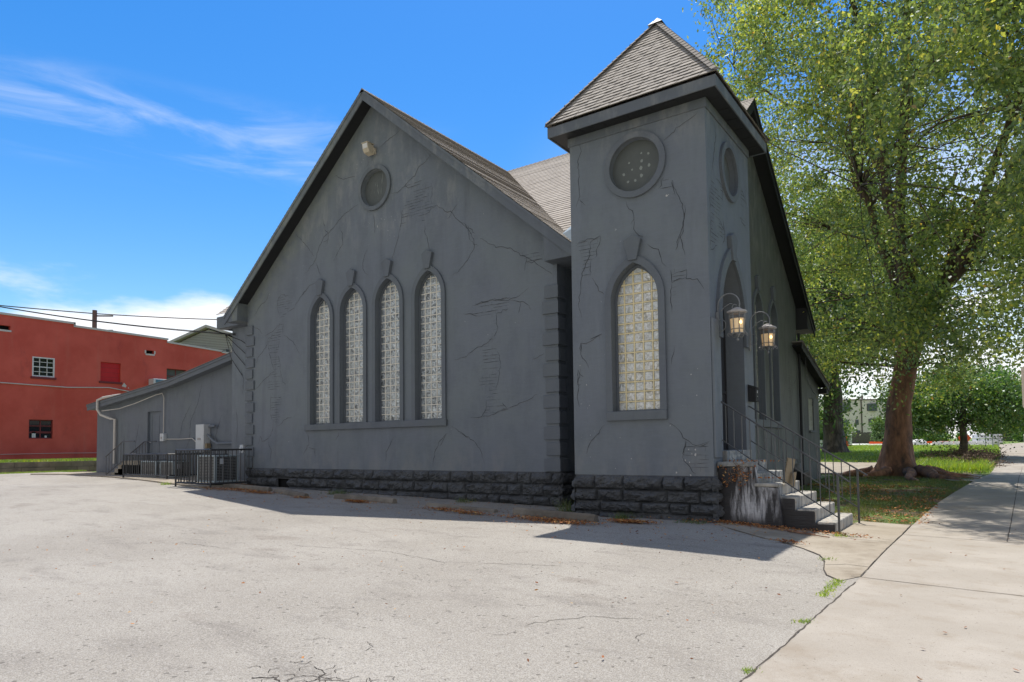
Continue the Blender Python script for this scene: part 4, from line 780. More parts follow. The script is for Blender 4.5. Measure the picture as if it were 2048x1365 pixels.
for y in (1.6, 4.2, 8.95, 13.57, 18.75, 23.2, 27.7, 33.5, 38, 43, 48): gline(mb, [(-1.33 if y < 9 else (-1.18 if y < 17 else (-.9 if y < 22 else -.5 if y < 28 else .2)), y), (1.9 if y < 20 else 2.6, y-.45)], .020, .016, seed=int(y))
gline(mb, [(.28, 13.4), (.42, 16.5), (.6, 20.5), (.82, 25.3), (1.2, 34), (1.7, 43.9)], .02, .016)
gline(mb, [(-1.39, -2), (-1.375, 4.66), (-1.335, 5.53), (-1.295, 6.95), (-1.235, 8.6)], .020, .0145, seg=.1, seed=3, wob=.008)
gline(mb, [(-1.23, 9.), (-1.215, 11.46), (-1.18, 15.14)], .018, .017, seed=4)
gline(mb, [(-2.1, 12.4), (-1.19, 12.33)], .015, .012, seed=5)
gline(mb, [(x-.005, y) for x, y in CONC[1:]], .022, .013, seed=9, wob=.012)
gline(mb, [(-1.72, 9.55), (-1.5, 9.75), (-1.23, 9.7)], .015, .012, seed=6)
# crack cluster in the asphalt near the front
for k, pts in enumerate(([(-4.30, 2.9), (-4.16, 3.0), (-4.06, 2.97), (-3.98, 2.92), (-3.93, 2.98), (-3.86, 3.12), (-3.92, 3.25)], [(-3.93, 2.98), (-3.8, 3.06), (-3.72, 3.08)], [(-4.05, 3.0), (-4.02, 3.12), (-3.88, 3.18), (-3.78, 3.2)], [(-3.86, 3.12), (-3.7, 3.22), (-3.66, 3.33)], [(-3.92, 3.25), (-4.1, 3.3)])): gline(mb, pts, .016 if k == 0 else .009, .004, .02, .012, k+20)
for k, pts in enumerate(([(-9, 6.8), (-7.4, 7.2), (-6, 7.0), (-4.6, 7.6)], [(-12, 5.2), (-10.8, 6.0), (-9.6, 6.1)], [(-3.4, 5.1), (-3.1, 5.6), (-2.6, 5.8)])): gline(mb, pts, .010, .004, .08, .03, k+40)
rr = random.Random(12)
for k in range(34):
    x, y = rr.gauss(-3.8, .35), rr.gauss(3.1, .16); a = rr.uniform(0, 6.28); gline(mb, [(x, y), (x+.06*math.cos(a), y+.06*math.sin(a)), (x+.10*math.cos(a+.7), y+.10*math.sin(a+.7))], .007, .004, .02, .006, k+100)
for k in range(18):
    x, y = rr.uniform(-9, -2), rr.uniform(2.6, 8); a = rr.uniform(0, 6.28); gline(mb, [(x, y), (x+.12*math.cos(a), y+.12*math.sin(a)), (x+.25*math.cos(a+.5), y+.25*math.sin(a+.5))], .006, .004, .03, .012, k+300)
tag(mb.build('pavement_joints', 'joint'), kind='structure')
sheet('driveway', [(-30, 46.5), (-8.75, 46.6), (-5.2, 46.8), (-2.87, 46.2), (-3.05, 43.3), (-2.48, 40.9), (-1.4, 38), (.0, 35.3), (-.25, 30.1), (-.95, 30.0), (-2.4, 35.3), (-6.6, 36.2), (-30, 36.2)], .012, 'concrete_old', 2.)
sheet('road', [(1.0, 53), (4.4, 53), (12, 60), (60, 70), (60, 110), (6, 112), (1.6, 92), (1.2, 70)], .02, 'concrete_old', 4.)
sheet('road', [(1.95, -12), (2.6, 20), (3.2, 40), (4.5, 53), (14, 53), (13, 20), (12, -12)], -.05, 'asphalt', 3.)
sheet('construction_yard', [(-70, 96), (1.0, 88), (1.0, 99), (-70, 108)], .05, 'gravel_white', 4.)

# ------------------------------------------------------------------ grass, leaves, weeds
rng = np.random.default_rng(5)
def blades(name, pts, h, w, mat, kind='stuff', label=None, cat=None, group=None, lean=.35, off=0.):
    n = len(pts); z = gza(pts[:, 0], pts[:, 1])+off-.01; th = rng.uniform(0, 2*np.pi, n); hh = h*rng.uniform(.45, 1.25, n); ww = w*rng.uniform(.6, 1.3, n)
    base = np.stack([pts[:, 0], pts[:, 1], z], -1); sd = np.stack([np.cos(th), np.sin(th), 0*th], -1)*ww[:, None]*.5; ln = rng.normal(0, lean, (n, 2))*hh[:, None]
    tip = base+np.stack([ln[:, 0], ln[:, 1], hh], -1); o = npmesh(name, np.stack([base-sd, base+sd, tip], 1).reshape(-1, 3), 3, mat)
    return tag(o, label, cat, group, kind)
def scatter(n, x0, x1, y0, y1, fn=None):
    p = np.stack([rng.uniform(x0, x1, n), rng.uniform(y0, y1, n)], -1)
    if fn is not None: p = p[fn(p)]
    return p
def swx(y): return np.interp(y, [p[1] for p in SWL], [p[0] for p in SWL])
def patchy(p, s=1.6, th=0.):
    return np.array([noise.fractal(Vector((x*s*.5, y*s*.5, 3.)), 1., 2., 3) for x, y in p]) > th
def lawnf(p):
    ok = (p[:, 0] < swx(p[:, 1])-.03) & ~((p[:, 0] < -2.0) & (p[:, 1] < 15.5)); return ok & patchy(p, 1.5, -.12)
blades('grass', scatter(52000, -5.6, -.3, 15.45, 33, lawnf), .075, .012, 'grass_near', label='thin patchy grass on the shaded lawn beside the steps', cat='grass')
def farf(p): return (p[:, 0] < np.where(p[:, 1] < 53, swx(p[:, 1])-.05, 1.0+(p[:, 1]-53)*.015)) & ~((p[:, 0] < -2.8) & (p[:, 1] < 47.2)) & ~((p[:, 0] > -3.2+0*p[:, 1]) & (p[:, 1] < 41)&(p[:,0] < -.3-.2*(p[:,1]-36)*0) & (p[:, 1] < 40.5-(p[:, 0]+2.4)*2.6))
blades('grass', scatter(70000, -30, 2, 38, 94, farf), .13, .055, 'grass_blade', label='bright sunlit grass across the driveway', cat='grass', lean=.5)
blades('tall_grass', scatter(16000, -3.2, .3, 40.5, 56, lambda p: (p[:, 0] < swx(np.minimum(p[:, 1], 53))-.1) & patchy(p, .8, -.1)), .38, .05, 'grass_blade', label='taller unmown grass round the small maple beside the sidewalk', cat='grass', lean=.5)
def weedclump(name, x, y, r, n, h, label, mat='grass_blade', off=.01, elong=None):
    p = rng.normal(0, r, (n, 2)); 
    if elong is not None: p[:, 0] = p[:, 0]*.35+elong[0]*rng.uniform(-1, 1, n); p[:, 1] = p[:, 1]*.35+elong[1]*rng.uniform(-1, 1, n)
    p += (x, y); o = blades(name, p, h, .010+r*.02, mat, kind=None, label=label, cat='weed', off=off, lean=.6); o['group'] = 'weeds in the pavement joints'; return o
weedclump('weed', -22.9, 12.15, .08, 120, .10, 'green weed tuft at the edge of the concrete pad by the cages')
weedclump('weed', -1.42, 8.15, .08, 300, .035, 'long strip of weeds between the asphalt and the sidewalk', elong=(.03, .5))
weedclump('weed', -1.36, 6.5, .045, 60, .035, 'small yellowish weed tuft on the sidewalk joint, midway to the camera')
weedclump('weed', -1.39, 4.9, .035, 40, .03, 'nearest weed tuft on the sidewalk joint at the photo bottom')
weedclump('weed', -1.78, 9.98, .06, 60, .04, 'weed tuft on the curved edge of the concrete apron')
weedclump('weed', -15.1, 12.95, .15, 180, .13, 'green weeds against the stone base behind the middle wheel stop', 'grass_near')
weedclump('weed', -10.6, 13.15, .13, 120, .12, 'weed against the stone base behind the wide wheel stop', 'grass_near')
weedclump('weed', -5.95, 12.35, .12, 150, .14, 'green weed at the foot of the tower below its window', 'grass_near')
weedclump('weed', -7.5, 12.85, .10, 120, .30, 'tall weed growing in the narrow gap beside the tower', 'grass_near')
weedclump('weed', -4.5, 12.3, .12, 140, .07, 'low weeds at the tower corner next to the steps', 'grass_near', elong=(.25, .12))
weedclump('weed', -2.0, 12.6, .08, 90, .07, 'weed tuft at the foot of the handrail post')
def leaves(name, pts, s, label, mat='dead_leaf', off=.0, jz=.03, group=None):
    n = len(pts); z = gza(pts[:, 0], pts[:, 1])+off+rng.uniform(.004, jz, n); c = np.stack([pts[:, 0], pts[:, 1], z], -1)
    a = rng.normal(0, 1, (n, 3)); a[:, 2] *= .35; a /= np.linalg.norm(a, axis=1)[:, None]; b = rng.normal(0, 1, (n, 3)); b[:, 2] *= .5; b -= a*(a*b).sum(1)[:, None]; b /= np.linalg.norm(b, axis=1)[:, None]
    ss = (s*rng.uniform(.6, 1.3, n))[:, None]; v = np.stack([c-a*ss, c-b*ss*.5, c+a*ss, c+b*ss*.5], 1); v[:, :, 2] = np.maximum(v[:, :, 2], (z-.004)[:, None])
    o = npmesh(name, v.reshape(-1, 3), 4, mat); return tag(o, label, 'leaves', group, 'stuff')
piles = []
for x, y, r, n in ((-17.4, 11.95, .35, 420), (-19.5, 12.05, .5, 260), (-18.6, 12.2, .4, 200), (-12.9, 11.66, .22, 380), (-9.9, 11.55, .3, 260), (-9.1, 11.4, .28, 260), (-7.3, 11.35, .5, 420), (-6.6, 11.15, .35, 420), (-5.5, 11.75, .22, 520), (-4.0, 12.62, .5, 300), (-3.0, 12.6, .5, 260), (-15.0, 11.6, .3, 80), (-20.8, 13.3, .5, 300), (-2.5, 11.1, .12, 60), (-1.9, 12.7, .2, 70)):
    n = int(n*1.8); p = rng.normal(0, 1, (n, 2))*(r, r*.26)+(x, y); piles.append(p)
leaves('fallen_leaves', np.concatenate(piles), .024, 'drifts of orange dry leaves along the wheel stops and wall foot', off=.01, jz=.05)
leaves('fallen_leaves', np.concatenate([scatter(900, -18, -3, 10.2, 13.3), scatter(160, -14, -1.4, 3, 10), scatter(60, -1, 2, 4, 16)]), .022, 'single brown leaves scattered over the asphalt and sidewalk', off=.02, jz=.01)
leaves('fallen_leaves', scatter(5200, -5.3, -.9, 15.4, 26, lambda p: (p[:, 0] < swx(p[:, 1])+.25) & patchy(p, 1.1, -.05)), .035, 'yellow and brown leaves lying on the shaded lawn', jz=.07)

# ------------------------------------------------------------------ wheel stops
def wheel_stop(x0, y0, x1, y1, label, h=.13, sink=0.):
    d = Vector((x1-x0, y1-y0, 0)); L2 = d.length; d.normalize(); nrm = Vector((-d.y, d.x, 0)); root = MB(); n = 24
    prof = [(-.085, -.04), (-.085, .03), (-.065, .10), (-.035, .13), (.035, .13), (.065, .10), (.085, .03), (.085, -.04)]; vs = []
    za, zb_ = gz(x0, y0), gz(x1, y1)
    for i in range(n+1):
        t = i/n; sc = .93 if i in (0, n) else 1
        for a, b in prof:
            j = noise.noise(Vector((x0*3+t*9, a*22, b*22)))*.012
            q = Vector((x0, y0, 0))+d*(L2*t)+nrm*(a*sc+j); vs.append((q.x, q.y, za+(zb_-za)*t-sink+b*h/.13*sc+j))
    k = len(prof); fs = [(i*k+j, i*k+(j+1) % k, (i+1)*k+(j+1) % k, (i+1)*k+j) for i in range(n) for j in range(k)]+[tuple(range(k)), tuple(n*k+j for j in range(k))]
    root.add(vs, fs); o = root.build('wheel_stop', 'kerb_stone'); tag(o, label, 'wheel stop', 'concrete wheel stops along the church wall')
wheel_stop(-20.24, 12.68, -17.6, 12.5, 'farthest left concrete wheel stop, lying at the corner of the church')
wheel_stop(-17.1, 12.35, -14.95, 11.75, 'crooked wheel stop below the small vent hole, second from the left')
wheel_stop(-14.2, 12.12, -11.9, 12.0, 'middle wheel stop standing alone with a leaf pile in front')
wheel_stop(-10.95, 12.15, -8.75, 11.92, 'low sunken wheel stop with its end touching the next one', .10, .03)
wheel_stop(-8.25, 11.92, -6.14, 11.62, 'nearest wheel stop, ending in front of the tower window', .15)

# ------------------------------------------------------------------ handrails
def handrail(y, xt, zt, xb, zb_, label, lower=-.74, newx=-2.09, n=13, back=0):
    r = thing('handrail', label, 'handrail', (newx, y, -1.6)); sl = (zb_-zt)/(xb-xt)
    m = MB(); m.tube([(xt, y, zt), (xb, y, zb_), (xb+.02, y, zb_-.02)], .017, 6); m.build('top_rail', 'rail_iron', r)
    m = MB(); m.tube([(xt, y, zt+lower), (newx, y, zt+sl*(newx-xt)+lower-.02)], .012, 6); m.build('lower_rail', 'rail_iron', r)
    m = MB(); m.box((newx-.018, y-.018, -1.63), (newx+.018, y+.018, zt+sl*(newx-xt))); m.build('newel_post', 'rail_iron', r)
    for k in range(n):
        x = xt+.16+(newx-.14-xt-.16)*k/(n-1); z = zt+sl*(x-xt); m = MB(); m.box((x-.008, y-.008, z+lower), (x+.008, y+.008, z)); m.build('baluster', 'rail_iron', r)
handrail(12.98, -4.18, .88, -1.93, -.66, 'nearer iron handrail of the church steps, standing on the car-park side')
handrail(15.0, -4.14, .83, -1.90, -.63, 'farther iron handrail of the church steps, standing on the lawn side', newx=-2.05)

# ------------------------------------------------------------------ lanterns
def lantern(y, z, label, rz=0.):
    r = thing('wall_lantern', label, 'lantern', (-4.15, y, z), 'lanterns flanking the entrance'); X = -4.15
    m = MB(); m.box((X+.002, y-.055, z-.26), (X+.03, y+.055, z+.24)); m.build('back_plate', 'lamp_iron', r, bevel=.005)
    cx, cz = X+.40, z; m = MB(); pts = []
    for k in range(15): t = math.pi*(.92-k/14*1.0); pts.append((X+.24+.21*math.cos(t), y, z+.36+.22*math.sin(t)))
    for k in range(18): t = -.25-k/17*5.4; rr_ = .085-.055*k/17; pts.append((X+.365+rr_*math.cos(t), y, z+.315+rr_*math.sin(t)))
    m.tube([(X+.03, y, z-.2), (X+.035, y, z+.1), (X+.03, y, z+.3)]+pts, [.013]*3+[.013]*15+[.010]*18, 6)
    m.tube([(X+.08, y, z+.24), (X+.16, y, z+.33), (X+.27, y, z+.385), (X+.31, y, z+.37)], .008, 6)
    for s in (-1, 1):
        pts = [(X+.03+.075*(1-math.cos(t*.8)), y, z-.02+s*(.06+.06*math.sin(t))) for t in np.linspace(0, 4.5, 14)]; m.tube(pts, .007, 5)
    m.build('bracket', 'lamp_iron', r)
    m = MB(); m.lathe((cx, y, cz), [(.0, .30), (.06, .285), (.135, .235), (.185, .225), (.19, .19), (.16, .175), (.0, .17)], 8); m.build('cap', 'lamp_cap', r)
    m = MB(); R0, R1, zt, zb_ = .155, .125, .175, -.21
    for k in range(8):
        th = 2*math.pi*(k+.5)/8+rz; c, s = math.cos(th), math.sin(th); m.tube([(cx+R0*c, y+R0*s, cz+zt), (cx+R1*c, y+R1*s, cz+zb_)], .010, 5)
        q = [(cx+(R1+.012+.03*math.sin(t*3.1)**2*(1 if a < .25 or a > .8 else 0))*c, y+(R1+.012+.03*math.sin(t*3.1)**2*(1 if a < .25 or a > .8 else 0))*s, cz+.12-a*.36) for a, t in zip(np.linspace(0, 1, 9), np.linspace(0, 3, 9))]; m.tube(q, .006, 4)
        e = [(cx+(R1+.01+.030*(1-math.cos(t)))*c, y+(R1+.01+.030*(1-math.cos(t)))*s, cz-.235+.024*math.sin(t)) for t in np.linspace(0, 4.4, 9)]; m.tube(e, .006, 4)
        th2 = th+2*math.pi/8; c2, s2_ = math.cos(th2), math.sin(th2)
        for zz, Rr in ((-.21, R1), (-.13, R1+.004), (.075, R0-.007), (.17, R0)): m.tube([(cx+Rr*c, y+Rr*s, cz+zz), (cx+Rr*c2, y+Rr*s2_, cz+zz)], .008, 4)
        for a in np.linspace(0, 1, 6)[:-1]:
            b = a+.2; P0 = lambda u, h: (cx+(R0-.004)*(c+(c2-c)*u), y+(R0-.004)*(s+(s2_-s)*u), cz+.085+h*.08)
            m.tube([P0(a, 0), P0(b, 1)], .0035, 3); m.tube([P0(a, 1), P0(b, 0)], .0035, 3)
    m.lathe((cx, y, cz), [(.128, -.22), (.13, -.205), (.05, -.21), (.03, -.27), (.012, -.29), (.026, -.315), (.022, -.34), (.0, -.365)], 10)
    for k in range(4):
        th = math.pi*k/2+.4; m.tube([(cx+rr_*math.cos(th), y+rr_*math.sin(th), cz+zz) for rr_, zz in ((.11, -.225), (.105, -.26), (.075, -.285), (.045, -.28), (.04, -.255), (.06, -.245))], .007, 4)
    m.build('cage', 'lamp_iron', r)
    m = MB(); m.lathe((cx, y, cz), [(R1-.012, -.205), (R0-.014, .08)], 8); m.f = m.f[:-2]; m.m = m.m[:-2]; m.build('glass', 'lamp_glass', r)
    m = MB(); m.lathe((cx+.10, y-.12, cz-.02), [(.0, -.035), (.02, -.02), (.026, .0), (.016, .03), (.0, .05)], 10); m.build('bulb_glow', 'lamp_bulb', r, smooth=True)
lantern(12.98, 2.33, 'lit iron wall lantern on the tower corner, nearer of the two by the arch', .15)
lantern(15.22, 2.33, 'lit iron wall lantern on the far side of the entrance arch, above the mailbox')

# mailbox
r = thing('mailbox', 'black metal mailbox with a pitched lid below the farther lantern', 'mailbox', (-4.15, 15.1, 1.1)); m = MB()
m.add([(-4.14, 15.0, .93), (-3.98, 15.0, .93), (-3.98, 15.0, 1.22), (-4.14, 15.0, 1.27), (-4.14, 15.3, .93), (-3.98, 15.3, .93), (-3.98, 15.3, 1.22), (-4.14, 15.3, 1.27)], [(0, 1, 2, 3), (4, 7, 6, 5), (0, 4, 5, 1), (1, 5, 6, 2), (3, 2, 6, 7), (0, 3, 7, 4)]); m.build('box', 'dark_paint', r, bevel=.006)
m = MB(); m.add([(-4.14, 14.98, 1.275), (-3.955, 14.98, 1.215), (-3.955, 15.32, 1.215), (-4.14, 15.32, 1.275), (-4.14, 14.98, 1.30), (-3.955, 14.98, 1.235), (-3.955, 15.32, 1.235), (-4.14, 15.32, 1.30)], [(0, 1, 2, 3), (4, 7, 6, 5), (0, 4, 5, 1), (1, 5, 6, 2), (3, 2, 6, 7), (0, 3, 7, 4)]); m.build('lid', 'dark_paint', r)
m = MB(); m.box((-3.978, 15.08, 1.11), (-3.975, 15.15, 1.17)); m.box((-3.978, 15.10, 1.03), (-3.975, 15.14, 1.05)); m.build('sticker', 'lamp_cap', r)
# flood light
def shrinkto(v, c=(-14.18, 13.5, 8.62), k=.66): return tuple(c[i]+(v[i]-c[i])*k for i in range(3))
r = thing('floodlight', 'cream metal floodlight under the peak of the big gable', 'floodlight', (-14.2, 13.5, 8.6)); m = MB()
m.box((-14.22, 13.36, 8.48), (-14.02, 13.5, 8.72)); m.v = [shrinkto(q) for q in m.v]; m.build('housing', 'flood_metal', r, bevel=.01)
m = MB(); x0, x1 = -14.40, -14.06; m.add([(x0, 13.04, 8.62), (x1, 13.04, 8.62), (x1, 13.38, 8.42), (x0, 13.38, 8.42), (x0, 13.00, 8.86), (x1, 13.00, 8.86), (x1, 13.38, 8.80), (x0, 13.38, 8.80), (x0, 13.12, 8.48), (x1, 13.12, 8.48)], [(4, 5, 6, 7), (2, 3, 7, 6), (8, 9, 2, 3)[::-1], (0, 1, 9, 8)[::-1], (1, 5, 6, 2), (1, 2, 9), (0, 3, 7, 4), (0, 8, 3), (0, 4, 5, 1)]); m.v = [shrinkto(q) for q in m.v]; m.build('lamp_head', 'flood_metal', r)
m = MB(); m.add([(x0+.03, 13.032, 8.63), (x1-.03, 13.032, 8.63), (x1-.03, 12.997, 8.83), (x0+.03, 12.997, 8.83), (x0+.03, 13.10, 8.50), (x1-.03, 13.10, 8.50)], [(0, 1, 2, 3)]); m.v = [shrinkto(q) for q in m.v]; m.build('lens', 'flood_glass', r)
m = MB(); m.box((x0-.02, 12.97, 8.86), (x1+.02, 13.40, 8.88)); m.v = [shrinkto(q) for q in m.v]; m.build('visor', 'flood_metal', r)
# security cameras
def seccam(p, label, d):
    p = Vector(p); d = Vector(d).normalized(); r = thing('security_camera', label, 'camera', p); m = MB(); m.tube([p-d*.08, p+d*.10], [.05, .055], 12); m.build('body', 'white_metal', r); m = MB(); m.tube([p+d*.10, p+d*.106], [.036, .036], 12); m.build('lens', 'black_plastic', r)
    m = MB(); m.tube([p+Vector((0, 0, .05)), p+Vector((0, .04, .13))], .015, 6); m.build('bracket', 'white_metal', r)
seccam((-5.30, 27.4, 3.60), 'white security camera under the top of the low wing roof', (.25, -1, -.1))
m = MB(); m.tube([(-5.42, 27.5, 3.5), (-5.50, 28.0, 3.0), (-5.6, 28.9, 2.5), (-5.62, 29.8, 2.15), (-5.62, 30.6, 2.0)], .012, 5); tag(m.build('cable', 'grey_plastic'), 'thin grey cable hanging from the security camera along the low wing wall', 'cable')
# gas meter like box by the wall
r = thing('utility_box', 'black box with a grey meter on top, against the wall behind the steps', 'utility box', (-5.3, 25.6, -1.4)); m = MB(); m.box((-5.6, 24.9, -1.5), (-5.05, 26.1, -.98)); m.build('box', 'black_plastic', r, bevel=.03)
m = MB(); m.lathe((-5.35, 25.3, -.98), [(.13, 0), (.16, .04), (.15, .2), (.08, .27), (.0, .28)], 14); m.build('meter', 'grey_plastic', r, smooth=True); m = MB(); m.tube([(-5.4, 25.7, -1.0), (-5.4, 25.7, -.6), (-5.6, 25.7, -.55)], .025, 6); m.tube([(-5.35, 25.3, -.75), (-5.35, 25.7, -.72)], .02, 6); m.build('pipe', 'grey_plastic', r)
# leaning board and dead vine on the steps
m = MB(); m.obox((-3.00, 13.45, -.52), (.03, .16, -.02), (-.012, .01, -.0), (.05, .0, .24)); m.obox((-2.94, 13.52, -.68), (.02, .05, 0), (-.012, .0, 0), (.02, 0, .14)); tag(m.build('broken_board', 'board_wood', bevel=.004), 'broken weathered board leaning against the upper church steps', 'board')
r = thing('dead_vine', 'dead vine with orange leaves clinging to the stoop beside the tower', 'vine', (-3.9, 12.8, -.4)); rr = random.Random(4); tips = []; m = MB()
for k in range(22):
    p = Vector((rr.uniform(-4.05, -3.6), 12.70, rr.uniform(-.75, -.40))); pts = [p]
    for j in range(5): p = p+Vector((rr.uniform(-.07, .09), rr.uniform(-.02, .02), rr.uniform(-.05, .06))); pts.append(p.copy())
    m.tube(pts, .005, 4); tips += pts
m.build('stem', 'twig', r)
V = []
for k in range(150):
    p = rr.choice(tips)+Vector([rr.uniform(-.05, .05) for _ in range(3)]); 
    if k > 95: p = Vector((rr.uniform(-4.1, -3.0), rr.uniform(12.78, 12.95), -.31 if rr.random() < .5 else -.62))
    a = Vector([rr.gauss(0, 1) for _ in range(3)]).normalized()*.028; b = a.orthogonal().normalized()*.014; V += [p-a, p-b, p+a, p+b]
npmesh('dry_leaves', np.array([tuple(v) for v in V]), 4, 'dead_leaf', r)
m = MB(); m.tube([(-3.2, 12.55, gz(-3.2, 12.5)+.03), (-2.7, 12.35, gz(-2.7, 12.35)+.035), (-2.35, 12.25, gz(-2.35, 12.25)+.03)], .014, 6); m.tube([(-2.8, 12.3, gz(-2.8, 12.3)+.03), (-2.1, 12.1, gz(-2.1, 12.1)+.03)], .009, 5); tag(m.build('fallen_stick', 'bark_tan'), 'thin fallen sticks on the concrete in front of the steps', 'stick')

# ------------------------------------------------------------------ yard of the left wing
def cage(x0, x1, y0, y1, ztop, label, gate=None, nfr=12, nsd=12, zb_=None, rb=.019):
    zb_ = gz(x1, y0)+.05 if zb_ is None else zb_; r = thing('metal_cage', label, 'cage', (x1, y0, zb_), 'iron cages round the air conditioners')
    m = MB()
    for a, b in (((x0, y0), (x1, y0)), ((x1, y0), (x1, y1)), ((x0, y0), (x0, y1))):
        for z in (ztop, zb_+.12): m.bar((*a, z), (*b, z), .028)
    for p in ((x0, y0), (x1, y0), (x1, y1), (x0, y1)): m.bar((*p, zb_), (*p, ztop+.02), .034)
    m.build('frame', 'cage_iron', r)
    m = MB()
    for k in range(1, nfr): x = x0+(x1-x0)*k/nfr; m.bar((x, y0, zb_+.12), (x, y0, ztop), rb)
    m.build('front_bars', 'cage_iron', r); m = MB()
    for k in range(1, nsd): y = y0+(y1-y0)*k/nsd; m.bar((x1, y, zb_+.12), (x1, y, ztop), .014)
    m.build('side_bars', 'cage_iron', r); m = MB()
    for k in range(1, nsd): y = y0+(y1-y0)*k/nsd; m.bar((x0, y, zb_+.12), (x0, y, ztop), .014)
    m.build('side_bars', 'cage_iron', r); return r
def condenser(x0, x1, y0, y1, z0, z1, label):
    r = thing('air_conditioner', label, 'air conditioner', ((x0+x1)/2, (y0+y1)/2, z0), 'outdoor condenser units')
    m = MB(); m.box((x0, y0, z1-.06), (x1, y1, z1)); m.box((x0, y0, z0), (x1, y1, z0+.06))
    for x, y in ((x0, y0), (x1-.07, y0), (x0, y1-.07), (x1-.07, y1-.07)): m.box((x, y, z0+.06), (x+.07, y+.07, z1-.06))
    m.build('casing', 'ac_body', r, bevel=.01); m = MB(); m.box((x0+.05, y0+.05, z0+.06), (x1-.05, y1-.05, z1-.06)); m.build('coil', 'black_plastic', r)
    m = MB(); n = int((z1-z0)/.06)
    for k in range(n): z = z0+.08+k*(z1-z0-.14)/n; m.box((x0+.07, y0+.01, z), (x1-.07, y0+.03, z+.022)); m.box((x1-.03, y0+.07, z), (x1-.01, y1-.07, z+.022)); m.box((x0+.01, y0+.07, z), (x0+.03, y1-.07, z+.022))
    for f_ in (.33, .66): m.box((x0+(x1-x0)*f_-.015, y0+.005, z0+.06), (x0+(x1-x0)*f_+.015, y0+.03, z1-.06)); m.box((x1-.03, y0+(y1-y0)*f_-.015, z0+.06), (x1-.005, y0+(y1-y0)*f_+.015, z1-.06))
    m.build('grille', 'ac_fin', r)
    m = MB(); m.lathe(((x0+x1)/2, (y0+y1)/2, z1), [(.34, .0), (.34, .03), (.30, .035), (.0, .035)], 20); m.build('fan_guard', 'black_plastic', r); 
    m = MB(); m.box((x1-.004, y0+.15, z1-.3), (x1+.004, y0+.3, z1-.12)); m.build('sticker', 'white_metal', r)
cage(-22.0, -19.95, 12.0, 13.8, .02, 'larger iron cage with close bars beside the church corner')
condenser(-21.5, -20.45, 12.45, 13.3, -1.05, -.15, 'grey condenser inside the larger cage at the church corner')
cage(-28.0, -24.7, 13.15, 14.5, -.12, 'smaller iron cage in front of the wing door', nfr=22, rb=.015)
condenser(-27.6, -26.4, 13.6, 14.35, -1.0, -.38, 'grey condenser standing at the left inside the smaller cage')
condenser(-26.1, -25.1, 13.6, 14.35, -1.0, -.38, 'grey condenser standing at the right inside the smaller cage')
r = thing('stair_railing', 'thin iron railing sloping up to the wing side door', 'railing', (-31.2, 14.4, -1.0)); m = MB()
for y in (14.0, 14.9): m.tube([(-31.4, y, -.22), (-29.9, y, .42), (-28.9, y, .42)], .022, 5); m.tube([(-31.4, y, -1.02), (-29.9, y, -.4)], .014, 5)
m.build('rails', 'rail_iron', r); m = MB()
for y in (14.0, 14.9):
    for k in range(7): x = -31.35+k*.26; m.bar((x, y, -1.02+k*.107), (x, y, -.2+k*.107), .012)
m.build('posts', 'rail_iron', r)
m = MB(); [m.box((-31.0+k*.3, 14.05, -1.1), (-28.7, 14.98, -.9+k*.17)) for k in range(4)]; tag(m.build('door_steps', 'concrete_old', bevel=.01), 'low concrete steps below the wing side door', 'steps')
r = thing('electrical_box', 'tall white electrical cabinet on the wing wall behind the cages', 'electrical box', (-25.2, 15, .5)); m = MB(); m.box((-25.55, 14.72, -.03), (-24.98, 15, 1.03)); m.build('cabinet', 'white_metal', r, bevel=.01)
m = MB(); m.box((-25.40, 14.705, .42), (-25.2, 14.72, .50)); m.build('label_plate', 'lamp_cap', r); m = MB(); m.box((-24.98, 14.78, .1), (-24.86, 14.95, .28)); m.build('switch_box', 'board_wood', r)
r = thing('junction_box', 'small grey junction box beside the wing side door', 'junction box', (-28.4, 15, .6)); m = MB(); m.box((-28.55, 14.86, .42), (-28.25, 15, .74)); m.build('box', 'white_metal', r, bevel=.01); m = MB(); m.box((-28.47, 14.85, .5), (-28.36, 14.862, .6)); m.build('cover', 'galv', r)
m = MB(); m.tube([(-28.4, 14.94, .74), (-28.4, 14.94, 2.25), (-28.46, 14.9, 2.45), (-28.9, 14.85, 2.40), (-30.5, 14.8, 2.12), (-32.0, 14.8, 1.94), (-33.2, 14.6, 1.88)], .018, 6); m.tube([(-28.25, 14.94, .5), (-27.0, 14.95, .48), (-26.2, 14.95, .50), (-25.56, 14.9, .22)], .02, 6); tag(m.build('cable_run', 'cable_white'), 'thin pale cable running under the wing eave to the junction box', 'cable')
m = MB(); m.tube([(-31.6, 15.2, 2.62), (-32.4, 14.8, 2.56), (-33.0, 14.55, 2.48), (-33.42, 14.5, 2.38), (-33.42, 14.5, 1.95), (-33.3, 14.6, 1.7), (-32.9, 14.85, 1.52), (-32.6, 14.9, 1.48), (-32.6, 14.9, -.55)], .055, 8); tag(m.build('insulated_pipe', 'cable_white'), 'white insulated pipe running down the left end of the wing', 'pipe')
m = MB(); m.tube([(-24.9, 14.9, .95), (-24.4, 14.85, .95)], .05, 8); m.tube([(-24.95, 14.85, .62), (-24.5, 14.85, .36), (-24.2, 14.85, .26), (-22.3, 14.85, .28), (-20.4, 13.9, .28)], .045, 8); m.tube([(-23.3, 14.85, .62), (-22.3, 14.85, .66), (-20.5, 13.95, .66)], .04, 8); tag(m.build('conduit', 'slate_paint'), 'grey painted conduits between the electrical cabinet and the church corner', 'pipe')
